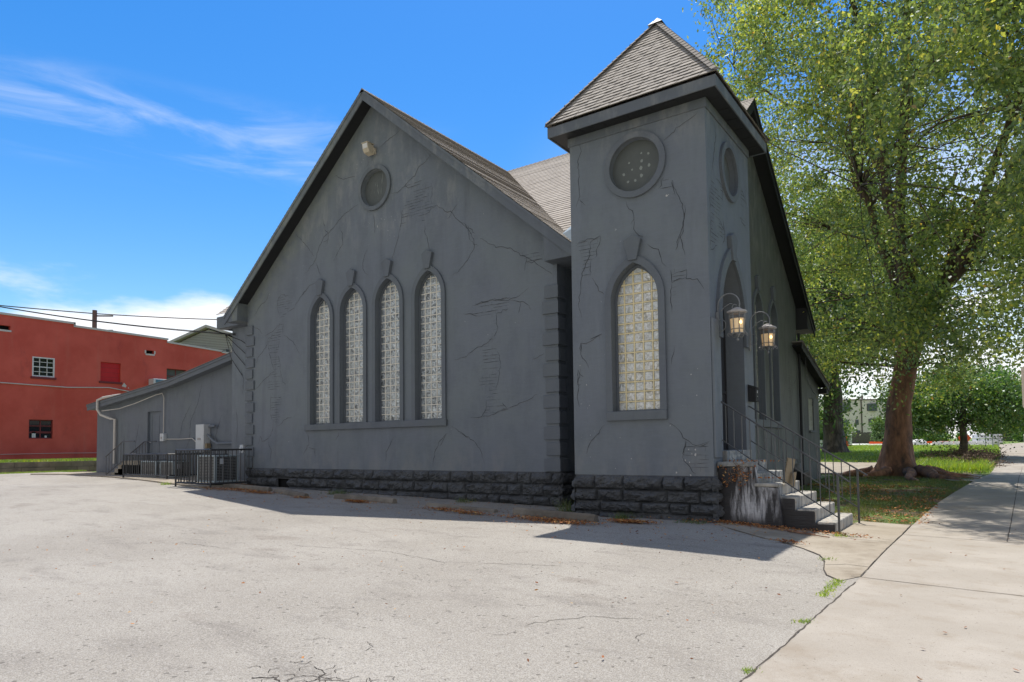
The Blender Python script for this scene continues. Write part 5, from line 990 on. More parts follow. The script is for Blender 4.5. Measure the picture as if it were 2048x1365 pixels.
r = thing('meter_box', 'small white meter box on the corner of the church', 'meter box', (-20.42, 13.6, .1)); m = MB(); m.box((-20.62, 13.44, -.10), (-20.44, 13.6, .18)); m.build('box', 'white_metal', r, bevel=.01); m = MB(); m.tube([(-20.53, 13.44, .04), (-20.53, 13.40, .04)], [.07, .065], 12); m.build('dial', 'white_metal', r)
r = thing('roof_vent', 'small round metal vent on the wing roof', 'vent', (-29.2, 17.5, 3.0)); m = MB(); m.lathe((-29.1, 16.6, 3.02), [(.10, 0), (.10, .32)], 12); m.build('pipe', 'galv', r); m = MB(); m.lathe((-29.1, 16.6, 3.3), [(.11, 0), (.17, .03), (.17, .13), (.08, .20), (0, .21)], 14); m.build('cap', 'white_metal', r)

# ------------------------------------------------------------------ wires and pole
def sag(a, b, s, n=24): a, b = Vector(a), Vector(b); return [a.lerp(b, i/n)-Vector((0, 0, s*4*(i/n)*(1-i/n))) for i in range(n+1)]
m = MB(); m.tube(sag((-45, 6.4, 9.2), (-21.9, 14.08, 4.15), .55), .018, 5); m.tube(sag((-45, 6.4, 9.24), (-21.9, 14.08, 4.19), .57), .010, 4)
for k in range(4): m.tube([(-22.4, 14.0, 4.2), (-21.5-.2*k, 14.05, 3.9-.2*k), (-20.6-.3*k, 14.1, 3.4-.25*k)], .012, 4)
tag(m.build('service_cable', 'cable_black'), 'thick twisted power cable running to the eave corner of the church', 'cable')
r = thing('utility_pole', 'grey utility pole standing behind the red building', 'utility pole', (-64.4, 27.6, 0)); m = MB(); m.tube([(-64.4, 27.6, 0), (-64.4, 27.6, 12.6)], [.22, .2], 8); m.build('pole', 'pole_wood', r); m = MB(); m.bar((-64.4, 27.6, 12.1), (-63.2, 28.6, 12.1), .07); m.bar((-64.4, 27.6, 10.8), (-63.2, 28.6, 10.8), .07); m.build('arm', 'pole_wood', r)
m = MB(); m.tube(sag((-85, 6, 15.2), (-64.3, 27.7, 12.3), .3), .045, 4); m.tube(sag((-64.3, 27.7, 12.3), (-40, 60, 14.5), .8), .045, 4); tag(m.build('overhead_wire', 'cable_black'), 'thin overhead wire crossing the sky behind the red building', 'wire')

# ------------------------------------------------------------------ red building
rb = thing('red_building', 'long red painted two-storey building with stepped parapet and boarded windows', 'building', (-48, 20, -.5))
PR = lambda u, v, w: (-48+w, u, v)
m = MB(); out = [(4, -.6), (34, -.6), (34, 7.45), (29.7, 7.55), (29.7, 7.62), (25.45, 7.82), (25.45, 8.02), (19.35, 8.12), (19.35, 8.30), (4, 8.42)]
hs_ = [(17.05, 4.72, 18.28, 5.95), (20.99, 4.72, 22.27, 6.0), (16.94, .86, 18.25, 2.04), (14.4, 7.42, 15.87, 7.68), (23.95, 6.88, 24.5, 7.12), (25.43, 4.4, 26.9, 5.95)]
m.plate(PR, out, [[(a, b), (c_, b), (c_, d), (a, d)] for a, b, c_, d in hs_], -.3, 0); m.box((-62, 4, -.6), (-48.3, 4.3, 8.0)); m.box((-62, 33.7, -.6), (-48.3, 34, 7.4)); m.box((-62, 4.3, 7.0), (-48.3, 33.7, 7.1)); m.build('wall', 'red_paint', rb, recalc=False)
m = MB()
for (a, za), (b, zb_) in (((4, 8.42), (19.4, 8.30)), ((19.32, 8.12), (25.5, 8.02)), ((25.42, 7.82), (29.75, 7.62)), ((29.68, 7.55), (34, 7.45))): sloped(m, (-47.93, a, za+.11), (-47.93, b, zb_+.11), .13, .36, (-1, 0, 0))
m.box((-48.3, 19.32, 8.2), (-47.93, 19.42, 8.4)); m.build('parapet_coping', 'coping', rb)
def pane_window(par, P, a, b, c_, d, nx_, nz_, fm, gm, w=-.14, fr=.08, mun=.035, sill='red_trim'):
    m = MB(); m.box(P(a, b, w-.04), P(c_, d, w)); g = m
    f = MB(); f.box(P(a, b, w), P(a+fr, d, w+.06)); f.box(P(c_-fr, b, w), P(c_, d, w+.06)); f.box(P(a+fr, b, w), P(c_-fr, b+fr, w+.06)); f.box(P(a+fr, d-fr, w), P(c_-fr, d, w+.06))
    for k in range(1, nx_): x = a+(c_-a)*k/nx_; f.box(P(x-mun/2, b+fr, w), P(x+mun/2, d-fr, w+.035))
    for k in range(1, nz_): z = b+(d-b)*k/nz_; q = mun*(1.8 if k == nz_//2 and nz_ > 2 else 1); f.box(P(a+fr, z-q/2, w), P(c_-fr, z+q/2, w+.04))
    root = f.build('window', fm, par); g.build('pane', gm, root)
    if sill: m = MB(); m.box(P(a-.08, b-.14, -.1), P(c_+.08, b-.01, .08)); m.build('sill', sill, root)
    return root
pane_window(rb, PR, 17.05, 4.72, 18.28, 5.95, 3, 4, 'white_trim', 'window_dark', -.06)
w = pane_window(rb, PR, 16.94, .86, 18.25, 2.04, 2, 3, 'red_trim', 'window_dark', -.14, .06, .07, None); m = MB(); m.box(PR(17.15, .92, -.135), PR(17.35, 1.28, -.1)); m.box(PR(17.85, .92, -.135), PR(17.95, 1.05, -.1)); m.build('bottles', 'white_trim', w)
m = MB(); m.box(PR(21.0, 4.73, -.16), PR(22.26, 5.99, -.10)); s_ = m.build('shutter_board', 'red_shutter', rb); m = MB(); m.box(PR(20.9, 4.58, -.1), PR(22.35, 4.71, .08)); m.build('sill', 'red_trim', s_)
m = MB()
for z in (5.0, 5.32, 5.64): m.box(PR(21.0, z, -.10), PR(22.26, z+.012, -.097))
m.build('plank_seam', 'red_trim', s_)
for a, b, c_, d in ((14.4, 7.42, 15.87, 7.68), (23.95, 6.88, 24.5, 7.12)):
    m = MB(); m.box(PR(a, b, -.29), PR(c_, d, -.27)); v_ = m.build('vent_opening', 'dark_void', rb); m = MB(); m.box(PR(a-.04, b-.12, -.05), PR(c_+.04, b-.01, .04))
    if a > 20: m.box(PR(a-.1, b, 0), PR(a, d-.02, .03)); m.box(PR(c_, b, 0), PR(c_+.1, d-.02, .03))
    m.build('vent_sill', 'coping', v_)
w = pane_window(rb, PR, 25.43, 4.4, 26.9, 5.95, 2, 3, 'red_trim', 'pole_wood', -.18, .05, .05, None)
m = MB(); m.tube([PR(4, 4.6, .05), PR(10, 4.4, .05), PR(15.4, 4.2, .05), PR(19, 4.15, .05), PR(21.5, 4.3, .06), PR(24, 3.95, .06), PR(27, 3.3, .06)], .035, 6); m.build('wall_cable', 'cable_white', rb)
m = MB(); m.tube([PR(4, -.05, .03), PR(12, -.12, .03), PR(19, -.06, .03), PR(26, -.1, .03)], .014, 5); m.build('wall_cable', 'cable_white', rb)
m = MB(); m.add([PR(22.35, 4.45, .005), PR(22.6, 4.38, .005), PR(22.68, 4.5, .005), PR(22.5, 4.7, .005)], [(0, 1, 2, 3)]); m.add([PR(22.75, 4.34, .005), PR(22.85, 4.32, .005), PR(22.8, 4.42, .005)], [(0, 1, 2)]); m.build('bare_patch', 'coping', rb)
r = thing('window_air_conditioner', 'white window air conditioner sticking out of the red wall above the wing roof', 'air conditioner', (-48, 24.8, 4.6)); m = MB(); m.box((-48, 24.15, 4.45), (-47.3, 25.4, 5.08)); m.build('casing', 'white_metal', r, bevel=.02); m = MB(); m.box((-47.3, 24.3, 4.5), (-47.28, 24.85, 5.0)); m.build('blue_panel', 'blue_panel', r); m = MB()
for k in range(3):
    for j in range(2): m.box((-47.3, 24.93+k*.15, 4.52+j*.24), (-47.28, 25.05+k*.15, 4.72+j*.24))
m.build('louvres', 'window_dark', r)
m = MB(); m.box((-41.5, -5, -1.5), (-48.5, 40, -.52)); tag(m.build('grass_bank', 'lawn_soil'), kind='structure')
p = scatter(26000, -47.9, -41.5, 8, 24); o = blades('grass', p, .16, .05, 'grass_blade', label='sunlit grass strip on the bank in front of the red building', cat='grass')
co = np.empty(len(o.data.vertices)*3, dtype=np.float32); o.data.vertices.foreach_get('co', co); co = co.reshape(-1, 3); g0 = np.repeat(gza(p[:, 0], p[:, 1]), 3); co[:, 2] += (-.53-g0); o.data.vertices.foreach_set('co', co.ravel())
m = MB(); rr = random.Random(8); y = 2.
while y < 30: w = rr.uniform(.5, 1.1); m.box((-41.5, y, -1.4), (-41.18-rr.uniform(0, .04), y+w-.015, -.80)); m.box((-41.5, y-.3, -.79), (-41.2-rr.uniform(0, .04), y+w-.315, -.50)); y += w
tag(m.build('retaining_wall', 'retaining'), 'low mossy stone retaining wall at the far edge of the car park', 'wall')
blades('grass', scatter(5000, -41.1, -40.2, 7, 17), .09, .03, 'grass_blade', label='narrow weedy grass edge at the foot of the retaining wall', cat='grass')

# grey house beyond
hr = thing('grey_house', 'grey-green sided house with white window behind the red building', 'house', (-75, 45, 0))
hx = lambda u, v, w: (-75.5+u*.94+w*.34, 45+u*.34-w*.94, v)
m = MB(); m.plate(hx, [(-8, 0), (8, 0), (8, 11.9), (0, 14.5), (-8, 11.9)], [], -8, 0); wl = m.build('wall', 'house_siding', hr); m = MB()
for k in range(60): m.box_ = None; a, b = hx(-8, 2+k*.2, .0), hx(8, 2+k*.2, .0); hw = 8 if 2+k*.2 < 11.9 else max(0, (14.5-2-k*.2)/2.6*8); m.bar(hx(-hw, 2+k*.2, .01), hx(hw, 2+k*.2, .01), .014)
m.build('siding_lines', 'frame_brown', wl)
m = MB()
for s in (-1, 1): 
    a, b = Vector(hx(0, 15.0, .5)), Vector(hx(s*9, 12.05, .5)); bk = Vector(hx(0, 0, -8.5))-Vector(hx(0, 0, .5)); dn = Vector((0, 0, -.32)); m.add([a, b, b+dn, a+dn, a+bk, b+bk, b+dn+bk, a+dn+bk], [(0, 1, 2, 3), (4, 7, 6, 5), (0, 4, 5, 1), (3, 2, 6, 7), (1, 5, 6, 2)])
m.build('roof', 'house_trim', hr)
for u in (1.6, 3.2): pane_window(hr, hx, u, 10.5, u+1.35, 11.9, 2, 2, 'white_trim', 'far_glass', .02, .12, .06, None)
pane_window(hr, hx, -1.6, 10.6, -.2, 12.4, 1, 2, 'board_wood', 'house_siding', .02, .06, .04, None)
# ------------------------------------------------------------------ trees
def trunkmesh(mb, base, path, radii, lobes=6, flare=1.6, fh=1.2, seed=0, n=28, sub=6):
    """gnarled trunk: rings along path, flared into root lobes at the foot"""
    rr = random.Random(seed); ph = [rr.uniform(0, 6.28) for _ in range(3)]; P = [Vector(p) for p in path]; rows = []
    for i in range(len(P)-1):
        for k in range(sub): t = k/sub; rows.append((P[i].lerp(P[i+1], t), radii[i]+(radii[i+1]-radii[i])*t))
    rows.append((P[-1], radii[-1])); o = len(mb.v)
    for p, r in rows:
        h = p.z-P[0].z; fl = math.exp(-h/fh*2.2)*flare
        for k in range(n):
            th = 2*math.pi*k/n; lb = max(0, math.cos(lobes*th/2+ph[0]))**2+.35*max(0, math.cos(lobes*th*.9+ph[1]))
            q = r*(1+fl*(.25+.75*lb))+.06*r*noise.noise(Vector((math.cos(th)*2.2, math.sin(th)*2.2, p.z*.9+seed)))*3*.6+.03*noise.noise(Vector((math.cos(th)*7, math.sin(th)*7, p.z*3)))
            mb.v.append((p.x+q*math.cos(th), p.y+q*math.sin(th), p.z))
    for i in range(len(rows)-1):
        for k in range(n): mb.f.append((o+i*n+k, o+i*n+(k+1) % n, o+(i+1)*n+(k+1) % n, o+(i+1)*n+k)); mb.m.append(0)
def limb(mb, a, b, r0, r1, bend=.12, seed=0, n=7, seg=6):
    rr = random.Random(seed); a, b = Vector(a), Vector(b); d = b-a; o = Vector((rr.uniform(-1, 1), rr.uniform(-1, 1), rr.uniform(-.2, 1)))*d.length*bend; pts = []
    for i in range(seg+1): t = i/seg; pts.append(a.lerp(b, t)+o*math.sin(math.pi*t)+Vector([rr.uniform(-1, 1)*d.length*.018 for _ in range(3)])*(0 if i in (0, seg) else 1))
    mb.tube(pts, [r0+(r1-r0)*i/seg for i in range(seg+1)], n); return pts
def leafcloud(name, C, S, per, size, mat, parent, seed, droop=.5, asp=.55):
    """many small folded leaves spread in clumps C with spread S"""
    g = np.random.default_rng(seed); C = np.asarray(C); n = len(C)*per; idx = np.repeat(np.arange(len(C)), per); Sx = np.asarray(S)[idx] if np.ndim(S) > 1 else np.asarray(S)
    p = C[idx]+g.normal(0, 1, (n, 3))*Sx; p[:, 2] -= droop*np.abs(g.normal(0, 1, n))*Sx[..., 2]*.6
    a = g.normal(0, 1, (n, 3)); a[:, 2] -= .7; a /= np.linalg.norm(a, axis=1)[:, None]; b = g.normal(0, 1, (n, 3)); b -= a*(a*b).sum(1)[:, None]; b /= np.linalg.norm(b, axis=1)[:, None]; nn = np.cross(a, b)
    s = (size*g.uniform(.55, 1.25, n))[:, None]; v = np.stack([p-a*s*.5, p-b*s*asp*.5+nn*s*.08-a*s*.08, p+a*s*.5, p+b*s*asp*.5+nn*s*.08-a*s*.08], 1)
    return npmesh(name, v.reshape(-1, 3), 4, mat, parent)
def crownpts(c, rad, n, seed, lo=None, gap=.0, gs=.28, shell=.35, md=.0):
    rr = random.Random(seed); out = []; tries = 0
    while len(out) < n and tries < n*60:
        tries += 1; u = Vector([rr.gauss(0, 1) for _ in range(3)]).normalized(); t = rr.uniform(shell**3, 1)**(1/3)
        p = Vector((c[0]+u.x*rad[0]*t, c[1]+u.y*rad[1]*t, c[2]+u.z*rad[2]*t))
        if noise.noise(p*gs+Vector((seed, 0, 0))) < gap: continue
        if lo is not None and p.z < lo(p): continue
        if md and any((p-q).length < md for q in out): continue
        out.append(p)
    return out
def tree(name, label, cat, base, trunk, radii, crown_c, rad, nclump, per, size, leaf, bark_, seed, spread=.8, limbs=7, group=None, gap=-.05, lo=None, flare=1.5, fh=1.2, gs=.28, lobes=6, extra=None, twig=.022, droop=.5, shell=.35, prune=None):
    base = Vector(base); r = thing(name, label, cat, base, group); m = MB(); tp = [base+Vector(t) for t in trunk]; trunkmesh(m, base, tp, radii, lobes=lobes, flare=flare, fh=fh, seed=seed)
    if extra: extra(m)
    m.build('trunk', bark_, r, smooth=True)
    c = base+Vector(crown_c); cl = crownpts(c, rad, nclump, seed, lo, gap, gs, shell)
    if prune: cl = [p for p in cl if prune(p)]
    m = MB(); rr = random.Random(seed+1); nodes = [(p, radii[-1]*.9) for p in tp[-2:]]
    for k in range(limbs):
        th = 2*math.pi*k/limbs+rr.uniform(-.3, .3); e = rr.uniform(.15, 1.); tgt = c+Vector((math.cos(th)*rad[0]*.62*(1.1-e*.6), math.sin(th)*rad[1]*.62*(1.1-e*.6), rad[2]*(-.25+e*.95)))
        pts = limb(m, tp[-1], tgt, radii[-1]*rr.uniform(.42, .6), .04+radii[-1]*.08, .10, seed*31+k, 9, 9); nodes += [(p, radii[-1]*.45*(1-i/12)) for i, p in enumerate(pts) if i > 1]
        for q in range(8):
            j = rr.randint(2, 8); t2 = pts[j]+Vector((rr.uniform(-1, 1)*rad[0]*.4, rr.uniform(-1, 1)*rad[1]*.4, rr.uniform(-.1, .6)*rad[2]*.5)); pp = limb(m, pts[j], t2, radii[-1]*.15, .02, .12, seed*77+k*9+q, 6, 5); nodes += [(p, .07) for p in pp[1:]]
    P = np.array([tuple(p[0]) for p in nodes])
    for i, q in enumerate(cl):
        d = ((P-np.array(tuple(q)))**2).sum(1)+np.where(P[:, 2] > q.z+1., 30, 0); j = int(d.argmin()); a = nodes[j][0]; limb(m, a, q, min(nodes[j][1]*.4, .018+.006*(q-a).length), .006, .14, i, 4, 5)
        for t in range(3): limb(m, q, q+Vector((rr.gauss(0, spread), rr.gauss(0, spread), rr.gauss(-.15, spread*.7))), twig*.5, .004, .1, i*3+t, 3, 2)
    m.build('branches', 'bark_limb' if bark_ == 'bark_tan' else bark_, r, smooth=True)
    C = np.array([tuple(p) for p in cl]); S = np.stack([np.full(len(cl), spread)*np.random.default_rng(seed).uniform(.55, 1.3, len(cl))]*3, 1)*np.array([1, 1, .95])
    leafcloud('crown', C, S, per, size, leaf, r, seed, droop); return r
def roots(m):
    for (x, y), ln, r0 in (((-2.2, 33.2), (1.6, -3.0), .30), ((-3.4, 33.2), (-1.0, -1.4), .26), ((-2.0, 34), (1.9, -.6), .26), ((-4.0, 34.2), (-1.8, .2), .26), ((-2.6, 33), (.5, -3.4), .22), ((-2.0, 33.6), (2.0, -2.2), .2)):
        pts = [(x+ln[0]*t+.12*math.sin(t*9), y+ln[1]*t+.1*math.cos(t*8), gz(x+ln[0]*t, y+ln[1]*t)-.04+.22*(1-t)**1.5) for t in np.linspace(0, 1, 9)]; m.tube(pts, [r0*(1-.82*t) for t in np.linspace(0, 1, 9)], 8)
zt = gz(-3, 34)-.15
mlo = lambda p: 2.5+.9*noise.noise(Vector((p.x*.25, p.y*.25, 2)))+max(0, (-3.5-p.x))*.25+max(0, min(2.2, (p.x+1.)*.45))
tree('shade_tree', 'tall broad shade tree with a thick tan trunk between the church and the sidewalk', 'tree', (-3.02, 34, zt), [(0, 0, 0), (0, 0, .5), (.02, 0, 1.6), (.12, 0, 3.2), (.42, 0, 4.9), (.75, -.1, 6.1)], [.60, .58, .52, .47, .46, .48],
     (2.6, -3.6, 13.2), (11.6, 12.4, 12.8), 860, 430, .165, 'leaf_main', 'bark_tan', 11, spread=.58, limbs=8, gap=-.05, lo=mlo, extra=roots, flare=1.45, fh=1.5, gs=.34, shell=.25, twig=.03, prune=lambda p: not (p.x < -3.6 and p.z < 11.8 and p.y < 32.5) and not (p.y < 24 and p.x < -2.5) and p.x/p.y > -.34)
zt2 = gz(-9.94, 61.6)-.1
tree('shade_tree', 'tall grey-barked tree with a pale scar on its trunk, standing on the far grass', 'tree', (-9.9, 60.5, zt2), [(0, 0, 0), (-.02, 0, .6), (-.05, 0, 2), (0, 0, 5), (-.3, 0, 9), (-.5, .2, 12)], [.80, .78, .76, .68, .5, .38],
     (-.3, 0, 11.5), (8.5, 7.5, 10.5), 330, 190, .36, 'leaf_dark', 'bark_grey', 23, spread=1.15, limbs=8, gap=-.12, lo=lambda p: 2.6+.8*noise.noise(p*.3), flare=.55, fh=1.3, shell=.35, twig=.05, prune=lambda p: p.x+9.9 < (2.6 if p.z < 8 else 9) and (p.x < -9.6 or p.z > 6.6))
zt3 = gz(-.72, 52)-.08
tree('maple_tree', 'small round maple with a short dark trunk on the grass beside the sidewalk', 'tree', (-.95, 52, zt3), [(0, 0, 0), (0, 0, .5), (.05, 0, 1.3), (.0, 0, 2.3), (.1, 0, 3.6)], [.26, .23, .20, .19, .14],
     (-.1, .2, 3.6), (4.4, 4.2, 2.4), 200, 250, .19, 'leaf_maple', 'bark_grey', 37, spread=.52, limbs=8, gap=-.20, lo=lambda p: 1.05, flare=.8, fh=.6, shell=.4, twig=.03, gs=.5)
for i, (x, y, h, rx, lab) in enumerate(((-60, 170, 10, 9, 'distant rounded tree behind the cream building at the left'), (16, 118, 7, 6, 'distant tree over the wooden fence at the right edge'), (5.2, 135, 6.5, 6, 'distant tree at the end of the street by the right edge'), (14, 190, 10, 9, 'distant tree behind the small maple'), (-40, 130, 11, 9, 'distant tree hidden behind the church roof'))):
    if i != 2: continue
    z = gz(x, y); tree('distant_tree', lab, 'tree', (x, y, z-.2), [(0, 0, 0), (0, 0, 1), (0, 0, h*.4)], [.4, .35, .25], (0, 0, h*.55), (rx, rx*.8, h*.48), 90, 110, .6, 'leaf_far', 'bark_grey', 50+i, spread=1.3, limbs=5, flare=.4, gap=-.3)
# shrubs
def shrub(name, x, y, rx, ry, h, n, size, mat, label, seed, group=None, per=90):
    z = gz(x, y); r = thing(name, label, 'shrub', (x, y, z), group); cl = crownpts((x, y, z+h*.5), (rx, ry, h*.5), n, seed, None, -.4, .5, .2); m = MB()
    for i, q in enumerate(cl[:60]): limb(m, (x+(q.x-x)*.3, y+(q.y-y)*.3, z-.05), q, .02+h*.006, .006, .1, i, 4, 3)
    m.build('stems', 'bark_grey', r); leafcloud('foliage', [tuple(p) for p in cl], [h*.10+.06]*3, per, size, mat, r, seed, .3)
shrub('tall_shrub', -10.9, 100, .55, .6, 3.2, 30, .34, 'leaf_dark', 'pointed dark shrub in front of the cream building', 61)
shrub('leafy_bush', -13.6, 76, 2.8, 2.5, 3.8, 70, .32, 'leaf_dark', 'dark green bush seen between the low wing and the grey-barked tree', 62)
shrub('hedge', -6.8, 104, 5.5, 1.2, 1.5, 70, .34, 'leaf_maple', 'light green hedge behind the construction yard', 63)
shrub('young_shrub', 4.6, 116, 1.0, 1.0, 2.4, 24, .3, 'leaf_maple', 'small bright shrub by the fence at the end of the street', 64)
# pruned branches below the maple
r = thing('brush_pile', 'pile of cut brown branches under the small maple', 'branches', (-.6, 49, gz(-.6, 49))); rr = random.Random(3); m = MB(); tw = []
for k in range(230):
    x = rr.gauss(-.6, 1.15); y = rr.gauss(48.6, 1.9); x = min(x, .45); z = gz(x, y)+rr.uniform(0, .5)*math.exp(-abs(x+.6)*.4); a = Vector((x, y, z)); b = a+Vector((rr.uniform(-.8, .8), rr.uniform(-.8, .8), rr.uniform(-.1, .55))); tw += limb(m, a, b, .018, .005, .15, k, 4, 3)
m.build('twigs', 'twig', r); V = []
for k in range(3200):
    p = rr.choice(tw)+Vector([rr.gauss(0, .10) for _ in range(3)]); a = Vector([rr.gauss(0, 1) for _ in range(3)]).normalized()*.06; b = a.orthogonal().normalized()*.03; V += [p-a, p-b, p+a, p+b]
npmesh('dry_leaves', np.array([tuple(v) for v in V]), 4, 'dead_twig', r)

# ------------------------------------------------------------------ far right background
cb = thing('cream_building', 'cream three-storey block with small dark-framed windows across the yard', 'building', (-12, 123, .6))
cr_, sr_ = math.cos(yaw), math.sin(yaw); O = (-12., 124.8)
PC = lambda u, v, w: (O[0]+u*cr_+w*sr_, O[1]+u*sr_-w*cr_, v)
wins = [(-3.75, 5.12, -2.05, 6.35, 2), (-3.55, 3.07, -2.25, 3.90, 2), (-5.70, 2.94, -5.12, 3.76, 1), (-7.95, 2.88, -6.75, 3.71, 2), (-7.95, 5.1, -6.4, 6.3, 2), (1.2, 5.12, 2.9, 6.35, 2), (1.2, 3.07, 2.6, 3.9, 2), (-5.6, .9, -4.9, 2.0, 1)]
m = MB(); m.plate(PC, [(-10, 0), (9, 0), (9, 7.0), (-10, 7.0)], [[(a, b), (c_, b), (c_, d), (a, d)] for a, b, c_, d, _ in wins], -.3, 0); m.box(PC(-10, 0, -.4), PC(-9.7, 6.9, -9)); 
q = [PC(-10, 0, -9), PC(9, 0, -9), PC(9, 7, -9), PC(-10, 7, -9), PC(9, 0, 0), PC(9, 7, 0), PC(-10, 6.9, 0), PC(9, 6.9, 0), PC(-10, 0, 0)]
m.add(q, [(0, 1, 2, 3), (1, 4, 5, 2), (3, 2, 7, 6), (0, 3, 6, 8)]); m.build('wall', 'cream_siding', cb, recalc=False)
m = MB()
for k in range(28): m.bar(PC(-10, .5+k*.24, .004), PC(9, .5+k*.24, .004), .012)
m.build('siding_lines', 'coping', cb)
for a, b, c_, d, n in wins: pane_window(cb, PC, a, b, c_, d, n, 1, 'frame_brown', 'far_glass', -.08, .12, .14, None)
m = MB(); m.tube([PC(-10.1, 7.0, .08), PC(9, 7.0, .08)], .10, 4); m.tube([PC(-10.1, 7.25, -.6), PC(-7, 7.25, -.6), PC(-6.9, 7.05, -.6)], .06, 4); rf = m.build('roof_edge', 'frame_brown', cb); m = MB(); m.box(PC(-4.1, 7.05, -1), PC(-3.4, 7.75, -1.6)); m.tube([PC(-3.0, 7.05, -1), PC(-3., 7.6, -1), PC(-1.2, 7.6, -1)], .05, 4); m.build('roof_vent', 'frame_brown', rf)
m = MB(); m.tube([PC(-4.65, .2, .08), PC(-4.65, 6.95, .08)], .09, 6); m.build('downpipe', 'frame_brown', cb)
r = thing('wooden_fence', 'weathered grey board fence behind the construction yard', 'fence', (-14, 110, .3)); m = MB(); rr = random.Random(2)
for k in range(95): u = k*.2; x, y = -24+u*.97, 106+u*.24; z = gz(x, y); m.obox((x, y, z+.75), (.094, .023, 0), (-.005, .02, 0), (0, 0, .8+rr.uniform(-.05, .05)))
m.build('boards', 'wood_fence', r); m = MB(); m.bar((-24, 106.1, gz(-24, 106)+1.1), (-5.6, 110.6, gz(-5.6, 110)+1.1), .05); m.build('rail', 'wood_fence', r)
r = thing('wooden_fence', 'grey board fence at the end of the street, right of the small maple', 'fence', (4, 122, .3)); m = MB()
for k in range(60): x, y = 1.+k*.18, 118+k*.03; z = gz(x, y); m.obox((x, y, z+(.75 if k < 22 else 1.1)), (.085, .01, 0), (-.003, .02, 0), (0, 0, .75 if k < 22 else 1.1))
m.build('boards', 'wood_fence', r); m = MB(); m.bar((1, 118.1, gz(1, 118)+1.1), (11.6, 119.9, gz(11, 119)+1.1), .05); m.build('rail', 'wood_fence', r)
def pallet(x, y, label, cols, rows, s=.9, h=.42):
    z = gz(x, y)+.05; r = thing('wrapped_pallet', label, 'pallet', (x, y, z), 'pallets wrapped in white film'); m = MB(); rr = random.Random(int(abs(x*10)))
    for i in range(cols):
        for j in range(rows): m.obox((x+i*(s+.04)*cr_, y+i*(s+.04)*sr_, z+.15+h/2+j*(h+.05)), (s/2*cr_, s/2*sr_, 0), (-.5*sr_, .5*cr_, 0), (0, 0, h/2*rr.uniform(.93, 1)))
    m.build('wrapped_bundles', 'wrap_white', r, bevel=.03); m = MB()
    for i in range(cols): m.obox((x+i*(s+.04)*cr_, y+i*(s+.04)*sr_, z+.07), (s/2*cr_, s/2*sr_, 0), (-.5*sr_, .5*cr_, 0), (0, 0, .06))
    m.build('pallet_base', 'wood_fence', r); m = MB()
    for i in range(cols):
        for j in range(rows):
            if rr.random() < .6: m.obox((x+i*(s+.04)*cr_+sr_*.51, y+i*(s+.04)*sr_-cr_*.51, z+.15+h/2+j*(h+.05)), (.10*cr_, .10*sr_, 0), (-.01*sr_, .01*cr_, 0), (0, 0, .07))
    m.build('labels', 'frame_brown', r)
pallet(-14.05, 84.6, 'tall stack of white wrapped pallets behind the grey-barked tree', 3, 4, .78, .36); pallet(-14.3, 72.6, 'low white wrapped pallet seen past the wing corner', 2, 2, .8, .30); pallet(-.2, 92, 'white wrapped pallets to the right of the small maple', 3, 2, .9, .45)
r = thing('traffic_cone', 'orange traffic cone at the foot of the grey-barked tree', 'cone', (-12.2, 82, gz(-12.2, 82))); z = gz(-12.2, 82); m = MB(); m.lathe((-12.2, 82, z), [(.24, .04), (.20, .3), (.12, .8), (.08, 1.1), (.0, 1.12)], 12); c0 = m.build('cone_body', 'orange', r); m = MB(); m.box((-12.5, 81.7, z), (-11.9, 82.3, z+.05)); m.build('base', 'black_plastic', r)
r = thing('road_work_sign', 'orange diamond road work sign standing behind the small maple trunk', 'sign', (-1.3, 73, gz(-1.3, 73))); z = gz(-1.3, 73); m = MB(); e = .62; cx_ = -1.22; q = [(cx_, 73, z+.95-e), (cx_+e*cr_, 73+e*sr_, z+.95), (cx_, 73, z+.95+e), (cx_-e*cr_, 73-e*sr_, z+.95)]; m.add(q+[(a+.02*sr_*-1, b+.02, c) for a, b, c in q], [(0, 1, 2, 3), (4, 7, 6, 5), (0, 4, 5, 1), (1, 5, 6, 2), (2, 6, 7, 3), (3, 7, 4, 0)]); m.build('panel', 'orange', r)
m = MB(); m.bar((cx_, 73.1, z+1.2), (cx_-.5, 73.5, z-.05), .03); m.bar((cx_, 73.1, z+1.2), (cx_+.5, 73.4, z-.05), .03); m.bar((cx_, 73.1, z+.5), (cx_+.1, 72.6, z-.05), .03); m.build('stand', 'frame_brown', r)
m = MB(); rr = random.Random(6)
for k in range(34): x = -11+k*.36; y = 92+k*.02; z = gz(x, y); m.obox((x, y, z+.28), (.19, .01, 0), (0, .02, 0), (0, 0, .10+rr.uniform(0, .05)))
tag(m.build('silt_fence', 'orange'), 'low orange mesh barrier along the construction yard', 'barrier')
m = MB(); z = gz(-6.7, 90)
for k in range(5): c_ = (-7.6+k*.5, 90, z-.1); m.lathe(c_, [(1.0-.1*k, 0), (.5, .5), (.15, .75), (0, .8)], 14)
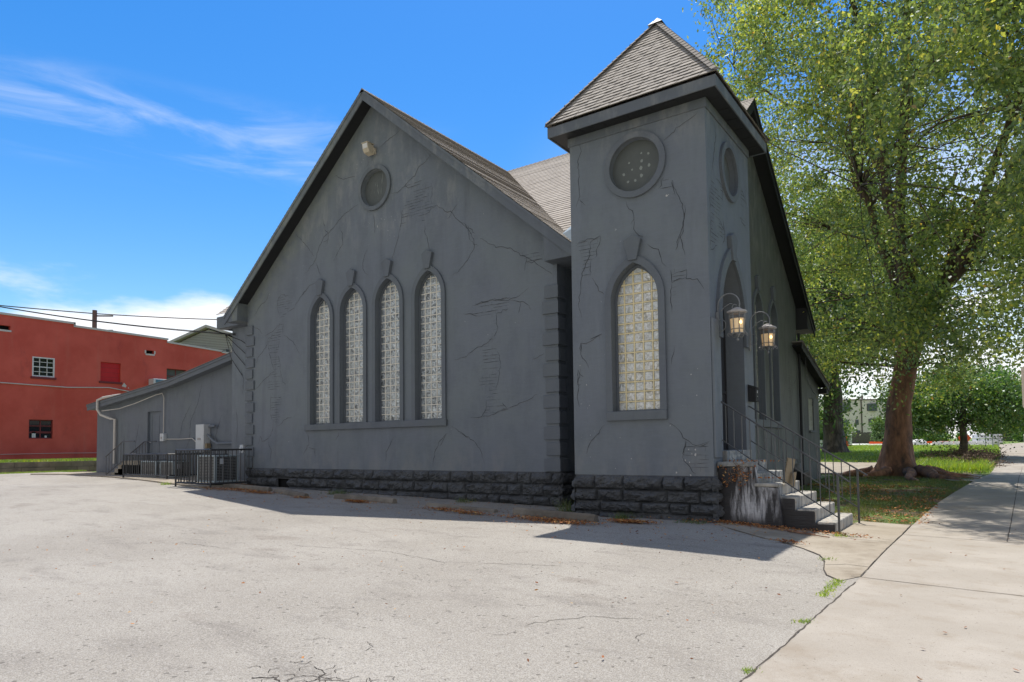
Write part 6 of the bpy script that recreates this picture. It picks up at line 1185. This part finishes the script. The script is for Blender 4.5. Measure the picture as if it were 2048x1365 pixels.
tag(m.build('gravel_heap', 'gravel_white'), 'low heap of white gravel in the construction yard', 'heap')
m = MB()
for k in range(6): x = -4.6+k*1.05; m.box((x, 90.3, gz(x, 90)), (x+1.0, 90.7, gz(x, 90)+.42))
tag(m.build('concrete_barrier', 'gravel_white', bevel=.03), 'white concrete kerb blocks lined up in the construction yard', 'barrier')
r = thing('utility_pole', 'greenish wooden pole just right of the thick tan trunk', 'utility pole', (-5.1, 60.5, gz(-5.1, 60.5))); m = MB(); m.tube([(-5.1, 60.5, gz(-5.1, 60.5)-.2), (-5.1, 60.5, 9)], [.15, .12], 10); m.build('pole', 'pole_wood', r); m = MB(); m.bar((-5.9, 60.4, 8.6), (-4.3, 60.4, 8.6), .06); m.build('crossarm', 'pole_wood', r)
m = MB()
for x, y in ((.35, 79), (.9, 79.3), (1.35, 79.5)): m.bar((x, y, gz(x, y)-.1), (x, y, gz(x, y)+1.35), .045)
tag(m.build('thin_stakes', 'galv'), 'three thin stakes in the grass right of the small maple', 'stakes')
m = MB(); x, y = 4.2, 98; z = gz(x, y); m.tube([(x, y, z), (x, y, z+.95)], [.14, .12], 10); m.tube([(x, y, z+.95), (x, y, z+1.12)], [.17, .1], 10); tag(m.build('bollard', 'cream_siding'), 'pale bollard at the end of the street near the fence', 'bollard')
# sign seen from behind at the right edge
r = thing('street_sign', 'back of a beige rounded street sign at the right edge of the photo', 'sign', (.9, 15, -1.6)); m = MB(); sx, sy, z0, z1 = .63, 15.05, .57, 1.33; w_, h_ = .52, z1-z0; pts = []
for cx_, cy_, a0 in ((w_-.05, .05, -90), (w_-.05, h_-.05, 0), (.05, h_-.05, 90), (.05, .05, 180)):
    for k in range(5): t = R_(a0+k*22.5); pts.append((cx_+.05*math.cos(t), cy_+.05*math.sin(t)))
m.plate(lambda u, v, w: (sx+u, sy-w, z0+v), pts, [], 0, .02); m.build('panel', 'sign_back', r); m = MB(); m.tube([(sx+w_/2, sy+.04, -1.7), (sx+w_/2, sy+.04, z1-.05)], .03, 8); m.build('post', 'galv', r)
